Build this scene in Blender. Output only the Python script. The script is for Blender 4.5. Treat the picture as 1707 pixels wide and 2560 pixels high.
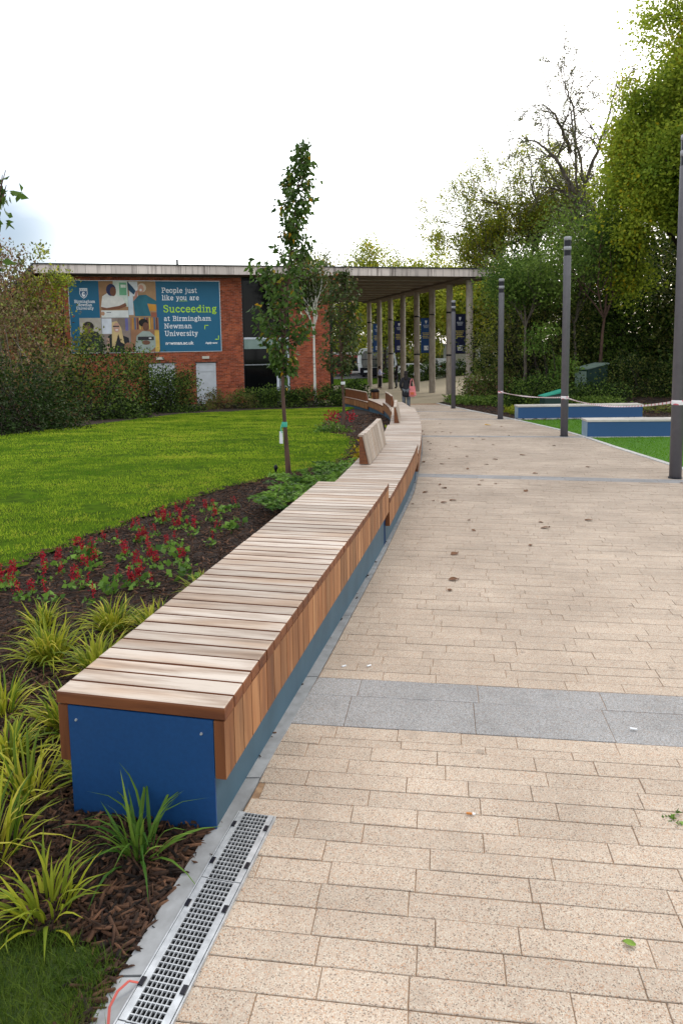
import bpy, bmesh, math, random
import numpy as np
from mathutils import Vector, Matrix, noise as mnoise
random.seed(7)
R = np.random.default_rng(11)
sc = bpy.context.scene
for o in list(bpy.data.objects):
    bpy.data.objects.remove(o)
COL = sc.collection

# ------------------------------------------------------------------ camera
CAM_H = 1.67
PITCH, ROLL = 0.106143, 0.016
cam_data = bpy.data.cameras.new('camera')
cam = bpy.data.objects.new('camera', cam_data); COL.objects.link(cam)
cam_data.sensor_fit = 'VERTICAL'; cam_data.sensor_height = 36.0; cam_data.sensor_width = 24.0
cam_data.lens = 1700.0 / 2560.0 * 36.0
cam_data.shift_y = (1044.0 - 1280.0) / 2560.0
cam_data.clip_start = 0.05; cam_data.clip_end = 3000
_F = Vector((0, math.cos(PITCH), -math.sin(PITCH))); _Rt = Vector((1, 0, 0)); _U = Vector((0, math.sin(PITCH), math.cos(PITCH)))
_x = _Rt * math.cos(ROLL) - _U * math.sin(ROLL); _y = _Rt * math.sin(ROLL) + _U * math.cos(ROLL)
mw = Matrix((( _x.x, _y.x, -_F.x, 0), (_x.y, _y.y, -_F.y, 0), (_x.z, _y.z, -_F.z, CAM_H), (0, 0, 0, 1)))
cam.matrix_world = mw
sc.camera = cam

# ------------------------------------------------------------------ sky, sun, exposure
SUN_AZ, SUN_EL = math.radians(38), math.radians(30)
world = bpy.data.worlds.new('World'); sc.world = world; world.use_nodes = True
nt = world.node_tree; nt.nodes.clear()
def wn(t, **k):
    n = nt.nodes.new(t)
    for a, b in k.items(): setattr(n, a, b)
    return n
w_out = wn('ShaderNodeOutputWorld'); w_add = wn('ShaderNodeAddShader')
sky = wn('ShaderNodeTexSky', sky_type='NISHITA'); sky.sun_disc = False
sky.sun_elevation = SUN_EL; sky.sun_rotation = SUN_AZ; sky.air_density = 1.0; sky.dust_density = 2.0
bg_sky = wn('ShaderNodeBackground'); bg_sky.inputs['Strength'].default_value = 0.05
bg_cloud = wn('ShaderNodeBackground'); bg_cloud.inputs['Strength'].default_value = 0.97
nt.links.new(sky.outputs[0], bg_sky.inputs['Color'])
tc = wn('ShaderNodeTexCoord'); mp = wn('ShaderNodeMapping'); mp.inputs['Scale'].default_value = (1.0, 1.0, 2.6)
mp.inputs['Location'].default_value = (0.62, 0.3, 0.5)
nz = wn('ShaderNodeTexNoise'); nz.inputs['Scale'].default_value = 2.1; nz.inputs['Detail'].default_value = 5; nz.inputs['Roughness'].default_value = 0.5
def wmath(op, a, b=None, clamp=False):
    n = wn('ShaderNodeMath', operation=op); n.use_clamp = clamp
    for i, v in enumerate((a, b)):
        if v is None: continue
        if isinstance(v, (int, float)): n.inputs[i].default_value = v
        else: nt.links.new(v, n.inputs[i])
    return n.outputs[0]
nt.links.new(tc.outputs['Generated'], mp.inputs[0]); nt.links.new(mp.outputs[0], nz.inputs[0])
gap = None
for d_, w_, amp in (((-.375, .83, .41), 150.0, .50), ((-.425, .89, .145), 190.0, .90), ((.7, -.5, .5), 12.0, .6), ((-.8, -.3, .5), 10.0, .6)):   # breaks in the overcast
    v = Vector(d_).normalized(); dn_ = wn('ShaderNodeVectorMath', operation='DOT_PRODUCT'); dn_.inputs[1].default_value = v; nt.links.new(tc.outputs['Generated'], dn_.inputs[0])
    m_ = wmath('MULTIPLY', wmath('EXPONENT', wmath('MULTIPLY', wmath('SUBTRACT', dn_.outputs['Value'], 1.0), w_)), amp)
    gap = m_ if gap is None else wmath('MAXIMUM', gap, m_)
gap = wmath('MULTIPLY', gap, wmath('MULTIPLY', wmath('SUBTRACT', nz.outputs[0], .12), 2.6, True), True)
cmx = wn('ShaderNodeMix'); cmx.data_type = 'RGBA'; nt.links.new(gap, cmx.inputs[0]); cmx.inputs[6].default_value = (.96, .955, .94, 1); cmx.inputs[7].default_value = (.04, .07, .12, 1)
nt.links.new(cmx.outputs[2], bg_cloud.inputs['Color'])
nt.links.new(bg_sky.outputs[0], w_add.inputs[0]); nt.links.new(bg_cloud.outputs[0], w_add.inputs[1]); nt.links.new(w_add.outputs[0], w_out.inputs[0])

sun_d = bpy.data.lights.new('sun', 'SUN'); sun_d.energy = 1.5; sun_d.angle = math.radians(14); sun_d.color = (1.0, 0.93, 0.82)
sun = bpy.data.objects.new('sun', sun_d); COL.objects.link(sun)
_sd = Vector((math.sin(SUN_AZ) * math.cos(SUN_EL), math.cos(SUN_AZ) * math.cos(SUN_EL), math.sin(SUN_EL)))
sun.rotation_euler = _sd.to_track_quat('Z', 'Y').to_euler(); sun.location = (20, 20, 40)
sc.view_settings.view_transform = 'Standard'; sc.view_settings.look = 'None'
sc.view_settings.exposure = 0.85; sc.view_settings.gamma = 1.0; sc.view_settings.use_curve_mapping = False
sc.cycles.max_bounces = 6; sc.cycles.diffuse_bounces = 3; sc.cycles.transparent_max_bounces = 4; sc.cycles.use_denoising = True

# ------------------------------------------------------------------ ground height
S = 0.03176
def G(x, y):
    y0 = min(y, 48.0)
    z = -S * y0
    if y > 48: z = max(-1.524 - (1 - math.exp(-(y - 48) * S / 0.3)) * 0.3, -1.83)
    a = min(max((x - 6.5) / 5, 0), 1); b = min(max((y - 22) / 10, 0), 1)
    return z + 0.55 * a * a * (3 - 2 * a) * b * b * (3 - 2 * b)
def interp(tab, v):
    if v <= tab[0][0]: return tab[0][1]
    for (a, xa), (b, xb) in zip(tab, tab[1:]):
        if v <= b: return xa + (xb - xa) * (v - a) / (b - a)
    return tab[-1][1]
EDGE_L = [(-3, -1.6), (0.5, -0.83), (1.4, -0.63), (2.41, -0.39), (2.89, -0.30), (3.58, -0.13), (5.93, 0.37), (8.86, 0.95), (12.9, 1.54), (16.2, 1.93), (19.8, 2.16), (23, 2.18), (25, 2.02), (27.5, 1.5), (30, 0.6), (34, -1.2)]
KERB_R = [(-3, 4.7), (0, 4.85), (6, 5.05), (9, 5.16), (10.9, 5.28), (13.2, 5.34), (15.2, 5.44), (16.9, 5.44), (19.3, 5.26), (21.96, 5.02), (25, 4.66), (30, 4.18)]
xl = lambda y: interp(EDGE_L, y)
xr = lambda y: interp(KERB_R, y)

# ------------------------------------------------------------------ node materials
MATS = {}
def newmat(name):
    m = bpy.data.materials.new(name); m.use_nodes = True
    t = m.node_tree; b = t.nodes['Principled BSDF']; MATS[name] = m
    return m, t, b
def nd(t, kind, ins=None, **k):
    n = t.nodes.new(kind)
    for a, v in k.items(): setattr(n, a, v)
    for a, v in (ins or {}).items(): n.inputs[a].default_value = v
    return n
def rgb(c): return (c[0], c[1], c[2], 1)
def mixc(t, fac, a, b, mode='MIX'):
    n = t.nodes.new('ShaderNodeMix'); n.data_type = 'RGBA'; n.blend_type = mode
    for i, v in ((0, fac), (6, a), (7, b)):
        if hasattr(v, 'links') or hasattr(v, 'is_linked'): t.links.new(v, n.inputs[i])
        elif i == 0: n.inputs[0].default_value = v
        else: n.inputs[i].default_value = rgb(v)
    return n.outputs[2]
def coord(t, kind='pos', scale=(1, 1, 1)):
    if kind == 'pos': s = t.nodes.new('ShaderNodeNewGeometry').outputs['Position']
    else: s = t.nodes.new('ShaderNodeTexCoord').outputs['Object']
    m = nd(t, 'ShaderNodeMapping', {'Scale': scale}); t.links.new(s, m.inputs[0])
    return m.outputs[0]
def noise(t, vec, scale, detail=3, rough=.55):
    n = nd(t, 'ShaderNodeTexNoise', {'Scale': scale, 'Detail': detail, 'Roughness': rough}); t.links.new(vec, n.inputs['Vector'])
    return n.outputs[0]
def ramp(t, src, a, b, ca=(0, 0, 0), cb=(1, 1, 1)):
    n = t.nodes.new('ShaderNodeValToRGB'); e = n.color_ramp.elements
    e[0].position = a; e[1].position = b; e[0].color = rgb(ca); e[1].color = rgb(cb); t.links.new(src, n.inputs[0])
    return n.outputs[0]
def tint(t): return nd(t, 'ShaderNodeAttribute', attribute_name='tint').outputs['Fac']
def orand(t): return t.nodes.new('ShaderNodeObjectInfo').outputs['Random']
def bump(t, b, src, strength=.3, dist=.01):
    n = nd(t, 'ShaderNodeBump', {'Strength': strength, 'Distance': dist}); t.links.new(src, n.inputs['Height']); t.links.new(n.outputs[0], b.inputs['Normal'])
def basic(name, c1, c2=None, scale=8, rough=.7, metal=0, kind='obj', sc3=(1, 1, 1), bmp=0, use_tint=0.0, detail=4, lo=.35, hi=.65, spec=.3):
    m, t, b = newmat(name)
    v = coord(t, kind, sc3); n = noise(t, v, scale, detail)
    c = mixc(t, ramp(t, n, lo, hi), c1, c2 or tuple(x * .8 for x in c1))
    if use_tint:
        mul = ramp(t, tint(t), 0, 1, (1 - use_tint,) * 3, (1 + use_tint,) * 3); c = mixc(t, 1.0, c, mul, 'MULTIPLY')
    t.links.new(c, b.inputs['Base Color']); b.inputs['Roughness'].default_value = rough; b.inputs['Metallic'].default_value = metal
    b.inputs['Specular IOR Level'].default_value = spec
    if bmp: bump(t, b, n, bmp)
    return m
def leafmat(name, c1, c2, trans=.35, c3=None, rough=.55, spec=.12):
    m, t, b = newmat(name)
    f = tint(t)
    n = t.nodes.new('ShaderNodeValToRGB'); e = n.color_ramp.elements
    e[0].position = 0; e[0].color = rgb(c1); e[1].position = .82; e[1].color = rgb(c2)
    if c3: q = e.new(.97); q.color = rgb(c3)
    t.links.new(f, n.inputs[0])
    t.links.new(n.outputs[0], b.inputs['Base Color']); b.inputs['Roughness'].default_value = rough; b.inputs['Specular IOR Level'].default_value = spec
    tr = t.nodes.new('ShaderNodeBsdfTranslucent'); t.links.new(n.outputs[0], tr.inputs[0])
    mx = t.nodes.new('ShaderNodeMixShader'); mx.inputs[0].default_value = trans
    t.links.new(b.outputs[0], mx.inputs[1]); t.links.new(tr.outputs[0], mx.inputs[2])
    t.links.new(mx.outputs[0], t.nodes['Material Output'].inputs[0])
    return m
def speckle(name, base, dark, light, fine, big=(.9, 1.08), use_rand=True):
    """exposed aggregate: small voronoi grains, dark and light chips"""
    m, t, b = newmat(name)
    p = coord(t, 'pos')
    vo = nd(t, 'ShaderNodeTexVoronoi', {'Scale': fine}); t.links.new(p, vo.inputs['Vector'])
    sx = t.nodes.new('ShaderNodeSeparateColor'); t.links.new(vo.outputs['Color'], sx.inputs[0])
    c = mixc(t, ramp(t, sx.outputs[0], .80, .86), base, dark)
    c = mixc(t, ramp(t, sx.outputs[1], .70, .80), c, light)
    c = mixc(t, ramp(t, sx.outputs[2], .84, .9), c, (base[0] * .95, base[1] * .75, base[2] * .62))
    st = noise(t, p, 1.1, 5, .6); c = mixc(t, 1.0, c, ramp(t, st, .3, .7, (big[0],) * 3, (big[1],) * 3), 'MULTIPLY')
    st2 = noise(t, p, 7, 4, .65); c = mixc(t, ramp(t, st2, .56, .78, (0, 0, 0), (.55, .55, .55)), c, tuple(x * .66 for x in base))
    vg = nd(t, 'ShaderNodeTexVoronoi', {'Scale': 2.3}); t.links.new(p, vg.inputs['Vector']); c = mixc(t, ramp(t, vg.outputs['Distance'], .035, .05, (.5, .5, .5), (0, 0, 0)), c, tuple(x * .45 for x in base))
    st3 = noise(t, p, .55, 6, .7); c = mixc(t, 1.0, c, ramp(t, st3, .34, .62, (.89, .88, .87), (1.04, 1.04, 1.04)), 'MULTIPLY')
    c = mixc(t, 1.0, c, ramp(t, tint(t), 0, 1, (.93, .93, .93), (1.05, 1.045, 1.04)), 'MULTIPLY')
    t.links.new(c, b.inputs['Base Color']); b.inputs['Roughness'].default_value = .88; b.inputs['Specular IOR Level'].default_value = .2
    bump(t, b, sx.outputs[0], .08, .001)
    return m
def wood(name, pale, brown, dark, grain=(2.2, 26, 26), amount=(.42, .72), var=(.80, 1.1)):
    """boards with grain along local X; random tone per board"""
    m, t, b = newmat(name)
    rnd = orand(t)
    src = t.nodes.new('ShaderNodeTexCoord').outputs['Object']
    off = nd(t, 'ShaderNodeVectorMath', operation='MULTIPLY_ADD'); t.links.new(src, off.inputs[0]); off.inputs[1].default_value = (1, 1, 1)
    cb = t.nodes.new('ShaderNodeCombineXYZ'); ml = nd(t, 'ShaderNodeMath', operation='MULTIPLY'); ml.inputs[1].default_value = 37.0; t.links.new(rnd, ml.inputs[0])
    for i in range(3): t.links.new(ml.outputs[0], cb.inputs[i])
    t.links.new(cb.outputs[0], off.inputs[2])
    mpn = nd(t, 'ShaderNodeMapping', {'Scale': grain}); t.links.new(off.outputs[0], mpn.inputs[0])
    n1 = noise(t, mpn.outputs[0], 1.0, 6, .62)
    mp2 = nd(t, 'ShaderNodeMapping', {'Scale': (1.6, 9, 9)}); t.links.new(off.outputs[0], mp2.inputs[0])
    n2 = noise(t, mp2.outputs[0], 1.0, 3, .5)
    c = mixc(t, ramp(t, n2, amount[0], amount[1]), pale, brown)
    c = mixc(t, ramp(t, n1, .46, .70, (0, 0, 0), (.85, .85, .85)), c, dark)
    c = mixc(t, 1.0, c, ramp(t, rnd, 0, 1, (var[0], var[0] * .96, var[0] * .92), (var[1],) * 3), 'MULTIPLY')
    t.links.new(c, b.inputs['Base Color']); b.inputs['Roughness'].default_value = .62; b.inputs['Specular IOR Level'].default_value = .35
    bump(t, b, n1, .25, .004)
    return m

m_paver = speckle('beige_paver', (.375, .308, .248), (.17, .135, .108), (.45, .40, .33), 330)
m_slab = speckle('grey_granite', (.245, .246, .248), (.125, .126, .128), (.35, .352, .355), 330)
m_joint = basic('joint_sand', (.17, .10, .06), (.30, .195, .115), 30, .95, kind='pos')
m_edging = basic('grey_edging', (.27, .28, .29), (.19, .195, .2), 12, .85, kind='pos', bmp=.1, use_tint=.12)
m_kerb = basic('pale_kerb', (.46, .45, .43), (.36, .35, .33), 9, .85, kind='pos', use_tint=.12)
m_plaza = basic('plaza_resin', (.245, .205, .135), (.185, .155, .10), 22, .9, kind='pos', bmp=.1)
m_soil = basic('mulch_soil', (.012, .007, .005), (.03, .016, .010), 26, .95, kind='pos', bmp=.6)
m_ground = basic('rough_ground', (.05, .045, .028), (.035, .06, .015), 2.5, .95, kind='pos')
m_turf = basic('turf', (.028, .05, .008), (.055, .10, .008), 6, .95, kind='pos', bmp=.5, detail=6, spec=.0)
m_tarmac = basic('tarmac', (.05, .05, .052), (.065, .065, .066), 20, .9, kind='pos')
m_chip = basic('bark_chip', (.12, .058, .03), (.04, .018, .010), 22, .9, kind='pos', use_tint=.95)
m_top = wood('weathered_plank', (.43, .375, .325), (.33, .215, .135), (.19, .13, .09), amount=(.44, .78), var=(.70, 1.1))
m_endgrain = wood('plank_side', (.155, .052, .016), (.115, .034, .01), (.07, .02, .007))
m_board = wood('cladding_board', (.33, .165, .072), (.23, .088, .030), (.13, .05, .02), amount=(.35, .65), var=(.58, 1.12))
m_blue = basic('blue_paint', (.005, .045, .145), (.004, .038, .125), 60, .5, spec=.4)
m_blue2 = basic('blue_bench_paint', (.024, .080, .19), (.020, .068, .165), 60, .55)
m_blue_skylit = basic('skylit_blue_plinth', (.045, .092, .130), (.036, .074, .105), 5, .6)  # same blue paint, with its sky reflection mixed into the colour
m_blockend = basic('pale_blue_end', (.22, .31, .38), (.18, .26, .33), 5, .6)
m_blocktop = basic('pale_bench_top', (.50, .47, .42), (.42, .39, .35), 6, .7, use_tint=.1)
m_steel = basic('galvanised_steel', (.50, .52, .54), (.36, .375, .39), 30, .42, metal=.55, kind='pos')
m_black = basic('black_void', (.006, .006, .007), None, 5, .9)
m_pole = basic('grey_pole_paint', (.115, .11, .125), (.10, .096, .11), 10, .45, spec=.4)
m_poledark = basic('dark_lamp_lens', (.008, .008, .012), (.014, .014, .02), 10, .3, spec=.15)
m_polering = basic('pale_lamp_ring', (.26, .26, .28), None, 10, .45)
m_mortar = basic('mortar', (.34, .26, .22), (.13, .09, .075), 9, .95)
m_brick = basic('red_brick', (.34, .088, .038), (.24, .056, .028), 3.5, .85, use_tint=.36)
m_conc = basic('stained_concrete', (.56, .49, .45), (.07, .05, .045), 1.0, .9, sc3=(7.0, 7.0, .45), lo=.50, hi=.74, use_tint=.18, detail=6)
m_coping = basic('dark_roof_edge', (.018, .022, .022), (.05, .05, .05), 6, .7)
m_soffit = basic('soffit_board', (.17, .135, .105), (.125, .095, .075), 3, .85)
m_batten = basic('pale_soffit_batten', (.42, .38, .33), None, 3, .8)
m_column = basic('pale_concrete_column', (.39, .345, .285), (.28, .24, .20), 5, .88, sc3=(1, 1, .5), bmp=.1)
m_strap = basic('black_strap', (.012, .012, .016), None, 5, .5)
m_whiteframe = basic('white_frame', (.58, .62, .68), (.5, .54, .6), 4, .5)
m_spandrel = basic('pale_green_spandrel', (.22, .30, .275), (.18, .25, .23), 3, .6)
m_greypanel = basic('grey_panel', (.24, .255, .275), None, 3, .6)
m_door = basic('pale_grey_door', (.50, .525, .56), (.45, .47, .50), 4, .55)
m_lampshell = basic('cream_lamp', (.60, .57, .48), None, 5, .5)
m_teal = basic('teal_copper', (.07, .19, .175), (.05, .15, .14), 3, .6)
def glassmat(name, c, rough=.06):
    m, t, b = newmat(name); b.inputs['Base Color'].default_value = rgb(c); b.inputs['Roughness'].default_value = rough
    n = noise(t, coord(t, 'obj'), .8, 2); t.links.new(ramp(t, n, .3, .7, tuple(x * .7 for x in c), tuple(x * 1.3 for x in c)), b.inputs['Base Color'])
    b.inputs['Specular IOR Level'].default_value = .12
    return m
m_glass = glassmat('dark_glass', (.004, .0045, .005))
m_carglass = glassmat('car_glass', (.012, .014, .018), .04)
m_mirror = glassmat('mirror_windscreen', (.20, .23, .26), .07); MATS['mirror_windscreen'].node_tree.nodes['Principled BSDF'].inputs['Metallic'].default_value = .85
m_white = basic('white_paint', (.72, .74, .76), None, 3, .4)
m_offwhite = basic('print_white', (.78, .80, .82), None, 3, .6)
m_red = basic('red_paint', (.42, .03, .04), None, 3, .4)
m_rubber = basic('tyre_rubber', (.015, .015, .016), None, 3, .8)
m_bark = basic('brown_bark', (.105, .06, .043), (.05, .028, .022), 14, .9, sc3=(1, 1, .25), bmp=.5)
m_barkd = basic('dark_bark', (.035, .026, .02), (.02, .015, .012), 9, .95, sc3=(1, 1, .3), bmp=.4)
m_barkg = basic('grey_bark', (.13, .11, .085), (.06, .05, .04), 8, .95, sc3=(1, 1, .4), bmp=.3)
m_birch = basic('white_birch_bark', (.52, .50, .45), (.11, .09, .075), 7, .85, sc3=(1, 1, 3.0), lo=.55, hi=.72)
# foliage
l_pear = leafmat('pear_leaf', (.016, .042, .010), (.085, .15, .026), .35, (.38, .21, .015), .4)
l_pear2 = leafmat('pear_leaf_mottled', (.022, .043, .014), (.075, .10, .024), .25, (.24, .10, .03), .45)
l_maple = leafmat('maple_leaf', (.13, .20, .02), (.38, .44, .045), .5, (.38, .30, .015))
l_yel = leafmat('yellow_green_leaf', (.11, .16, .012), (.33, .36, .035), .6, (.40, .30, .03))
l_dark = leafmat('evergreen_leaf', (.005, .014, .003), (.028, .055, .009), .2)
l_mid = leafmat('mid_green_leaf', (.042, .09, .016), (.17, .25, .045), .4)
l_olive = leafmat('olive_leaf', (.06, .08, .02), (.22, .24, .06), .42, (.15, .10, .03))
l_brown = leafmat('autumn_creeper_leaf', (.05, .036, .02), (.22, .14, .07), .25, (.30, .10, .03))
l_far = leafmat('far_brightened_leaf', (.14, .19, .015), (.36, .38, .04), .5, (.45, .33, .03))  # brightened yellow green leaf; light on the far trees is put into its colour
l_birch = leafmat('birch_leaf', (.05, .07, .02), (.13, .15, .04), .35, (.25, .18, .04))
l_blade = leafmat('variegated_blade', (.07, .13, .012), (.33, .34, .025), .35, (.48, .42, .06), .45)
l_blade2 = leafmat('green_blade', (.045, .11, .016), (.13, .22, .03), .3, (.20, .26, .04), .45)
l_grass = leafmat('lawn_blade', (.055, .14, .011), (.31, .41, .03), .35, (.38, .38, .05), .8, .03)
l_grass2 = leafmat('dull_lawn_blade', (.03, .065, .006), (.12, .17, .02), .25, (.13, .13, .03), .6)
l_grass3 = leafmat('artificial_lawn_blade', (.05, .16, .006), (.12, .26, .006), .3, None, .8, .0)
l_redfl = leafmat('red_floret', (.17, .006, .016), (.38, .018, .03), .3, None, .5)
l_fern = leafmat('fern_frond', (.035, .09, .016), (.15, .27, .04), .3)
l_gold = leafmat('golden_leaf', (.20, .16, .01), (.42, .30, .015), .35)
l_fall = leafmat('fallen_brown_leaf', (.10, .045, .02), (.14, .06, .025), .1)

# ------------------------------------------------------------------ mesh building
def mesh_np(name, V, Fq, mats, tints=None, midx=None, smooth=False, k=4):
    """V (n,3); Fq (m,k) array of faces with k corners"""
    me = bpy.data.meshes.new(name)
    V = np.asarray(V, dtype=np.float32); Fq = np.asarray(Fq, dtype=np.int32)
    n, m = len(V), len(Fq)
    me.vertices.add(n); me.vertices.foreach_set('co', V.ravel())
    me.loops.add(m * k); me.loops.foreach_set('vertex_index', Fq.ravel())
    me.polygons.add(m); me.polygons.foreach_set('loop_start', np.arange(0, m * k, k, dtype=np.int32))
    try: me.polygons.foreach_set('loop_total', np.full(m, k, dtype=np.int32))
    except Exception: pass
    if midx is not None: me.polygons.foreach_set('material_index', np.asarray(midx, dtype=np.int32))
    if smooth: me.polygons.foreach_set('use_smooth', np.ones(m, dtype=bool))
    me.update(calc_edges=True)
    at = me.attributes.new('tint', 'FLOAT', 'FACE')
    at.data.foreach_set('value', np.asarray(tints if tints is not None else np.full(m, .5), dtype=np.float32))
    for x in (mats if isinstance(mats, (list, tuple)) else [mats]): me.materials.append(x)
    return me
class MB:
    def __init__(s): s.v = []; s.f = []; s.m = []; s.t = []; s.s = []
    def add(s, vs, fs, mi=0, ti=.5, sm=False):
        b = len(s.v); s.v += [tuple(x) for x in vs]
        for f in fs: s.f.append(tuple(b + i for i in f)); s.m.append(mi); s.t.append(ti); s.s.append(sm)
    def hexa(s, c8, mi=0, ti=.5, skip=()):
        F = [(0, 3, 2, 1), (4, 5, 6, 7), (0, 1, 5, 4), (1, 2, 6, 5), (2, 3, 7, 6), (3, 0, 4, 7)]
        s.add(c8, [f for i, f in enumerate(F) if i not in skip], mi, ti)
    def box(s, x0, x1, y0, y1, z0, z1, mi=0, ti=.5, skip=()):
        s.hexa([(x0, y0, z0), (x1, y0, z0), (x1, y1, z0), (x0, y1, z0), (x0, y0, z1), (x1, y0, z1), (x1, y1, z1), (x0, y1, z1)], mi, ti, skip)
    def tube(s, pts, rad, n=8, mi=0, ti=.5, caps=True, sm=True):
        P = [Vector(p) for p in pts]
        if not hasattr(rad, '__len__'): rad = [rad] * len(P)
        rings = []; ref = None
        for i, p in enumerate(P):
            d = (P[min(i + 1, len(P) - 1)] - P[max(i - 1, 0)]).normalized()
            if ref is None:
                ref = Vector((1, 0, 0)) if abs(d.x) < .9 else Vector((0, 1, 0))
            u = (ref - d * ref.dot(d)).normalized(); w = d.cross(u); ref = u
            rings.append([p + (u * math.cos(2 * math.pi * k / n) + w * math.sin(2 * math.pi * k / n)) * rad[i] for k in range(n)])
        vs = [q for r_ in rings for q in r_]; fs = []
        for i in range(len(P) - 1):
            for k in range(n):
                fs.append((i * n + k, i * n + (k + 1) % n, (i + 1) * n + (k + 1) % n, (i + 1) * n + k))
        s.add(vs, fs, mi, ti, sm)
        if caps:
            s.add(rings[0], [tuple(range(n))[::-1]], mi, ti); s.add(rings[-1], [tuple(range(n))], mi, ti)
    def lathe(s, prof, n=16, c=(0, 0), mi=0, ti=.5, sm=True):
        vs = []; fs = []
        for (r_, z) in prof:
            for k in range(n): vs.append((c[0] + r_ * math.cos(2 * math.pi * k / n), c[1] + r_ * math.sin(2 * math.pi * k / n), z))
        for i in range(len(prof) - 1):
            for k in range(n): fs.append((i * n + k, i * n + (k + 1) % n, (i + 1) * n + (k + 1) % n, (i + 1) * n + k))
        s.add(vs, fs, mi, ti, sm)
    def prism(s, poly, y0, y1, mi=0, ti=.5):
        """poly of (x,z), extruded along y"""
        n = len(poly); vs = [(x, y0, z) for x, z in poly] + [(x, y1, z) for x, z in poly]
        s.add(vs, [tuple(range(n)), tuple(range(2 * n - 1, n - 1, -1))] + [(i, i + n, (i + 1) % n + n, (i + 1) % n) for i in range(n)], mi, ti)
    def mesh(s, name, mats, org=(0, 0, 0)):
        me = bpy.data.meshes.new(name)
        me.from_pydata([(a - org[0], b - org[1], c - org[2]) for a, b, c in s.v], [], s.f)
        me.polygons.foreach_set('material_index', s.m); me.polygons.foreach_set('use_smooth', s.s)
        at = me.attributes.new('tint', 'FLOAT', 'FACE'); at.data.foreach_set('value', np.array(s.t, dtype=np.float32))
        for x in (mats if isinstance(mats, (list, tuple)) else [mats]): me.materials.append(x)
        me.update(); return me
def obj(name, me, parent=None, loc=(0, 0, 0), rot=None, kind=None):
    o = bpy.data.objects.new(name, me); COL.objects.link(o); o.location = loc
    if rot is not None: o.rotation_euler = rot
    if parent is not None: o.parent = parent
    if kind: o['kind'] = kind
    return o
def tag(o, label, cat, group=None):
    o['label'] = label; o['category'] = cat
    if group: o['group'] = group
    return o
def thing(name, label, cat, loc=(0, 0, 0), rz=0, group=None):
    o = bpy.data.objects.new(name, None); COL.objects.link(o); o.empty_display_size = .2
    o.location = loc; o.rotation_euler = (0, 0, rz)
    return tag(o, label, cat, group)
def part(name, mb, mats, parent, kind=None, org=None):
    """mb in world coords -> child of unrotated root"""
    return obj(name, mb.mesh(name, mats, org if org is not None else tuple(parent.location)), parent, kind=kind)
def copy_thing(root, loc, rz, label, group=None, scale=None):
    r = root.copy(); COL.objects.link(r); r.location = loc; r.rotation_euler = (0, 0, rz); r['label'] = label
    if scale: r.scale = (scale,) * 3
    if group: r['group'] = group
    for ch in list(root.children):
        c = ch.copy(); COL.objects.link(c); c.parent = r
        for g in list(ch.children):
            d = g.copy(); COL.objects.link(d); d.parent = c
    return r
def sheet(name, xs_fn, ys, nx, zoff, mat, kind='structure', lift=None):
    V = []; 
    for y in ys:
        a, b = xs_fn(y)
        for i in range(nx + 1):
            x = a + (b - a) * i / nx
            V.append((x, y, G(x, y) + zoff + (lift(x, y) if lift else 0)))
    F = []; n = nx + 1
    for j in range(len(ys) - 1):
        for i in range(nx): F.append((j * n + i, j * n + i + 1, (j + 1) * n + i + 1, (j + 1) * n + i))
    o = obj(name, mesh_np(name, V, F, mat, smooth=True)); o['kind'] = kind
    return o

# ================================================================== SETTING
ys = list(np.arange(-6, 62, 2.0)) + [70, 90, 130, 200, 400, 900]
xs_g = list(np.linspace(-40, 40, 41))
V = []; xx = [-900, -300, -100] + xs_g + [100, 300, 900]
for y in ys:
    for x in xx: V.append((x, y, G(x, y) - .06))
n = len(xx); F = [(j * n + i, j * n + i + 1, (j + 1) * n + i + 1, (j + 1) * n + i) for j in range(len(ys) - 1) for i in range(n - 1)]
obj('ground', mesh_np('ground', V, F, m_ground, smooth=True), kind='structure')
yy = list(np.arange(-2, 30.2, .5))
path = sheet('path', lambda y: (xl(y), xr(y)), yy, 6, -.0035, m_joint)
sheet('plaza', lambda y: (interp([(26, 1.0), (29, .2), (31, -.6), (36, -1.2), (44, .0), (66, -3)], y) - .0, interp([(26, 4.6), (30, 4.2), (38.7, 7.6), (57, 17.5), (66, 22)], y)), list(np.arange(28.4, 62.1, .8)), 14, -.008, m_plaza)
sheet('mulch_bed', lambda y: (-14, xl(y) - .078), list(np.arange(-2, 30.2, .5)), 20, -.025, m_soil)
sheet('mulch_bed.001', lambda y: (xr(y) + .1 if y < 30 else interp([(30, 4.3), (38.7, 7.6), (57, 17.5)], y), 30), list(np.arange(-2, 50, 1.0)), 24, -.03, m_soil)

LAWN_R = [(-2, -7.5), (2, -4.8), (3.5, -3.9), (5.58, -2.91), (7.32, -2.34), (9.1, -1.82), (10.3, -1.05), (11.2, -.35), (12.44, .12), (15.4, .3), (16.6, 0.1), (17.4, -.45), (19, -.6), (21, -.5), (24.3, -.22), (28, .6)]
LAWN_L = [(-2, -12), (16, -10.6), (17.3, -9.2), (20.3, -8.0), (25.5, -6.1), (27, -3.6), (28, .4)]
wob = lambda y: .07 * math.sin(y * 9.1) + .05 * math.sin(y * 23 + 1)
lawn_x = lambda y: (interp(LAWN_L, y), interp(LAWN_R, y) + wob(y))
sheet('lawn', lawn_x, list(np.arange(-2, 28.05, .25)), 16, .0, m_turf)
lawn_r = lambda y: (max(xr(y) + .1, interp([(20.0, 5.3), (20.35, 5.45)], y)), 16)
sheet('lawn.001', lawn_r, list(np.arange(-2, 20.4, .5)), 8, .0, basic('green_turf', (.045, .13, .008), (.06, .155, .01), 12, .95, kind='pos', bmp=.4))
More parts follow.
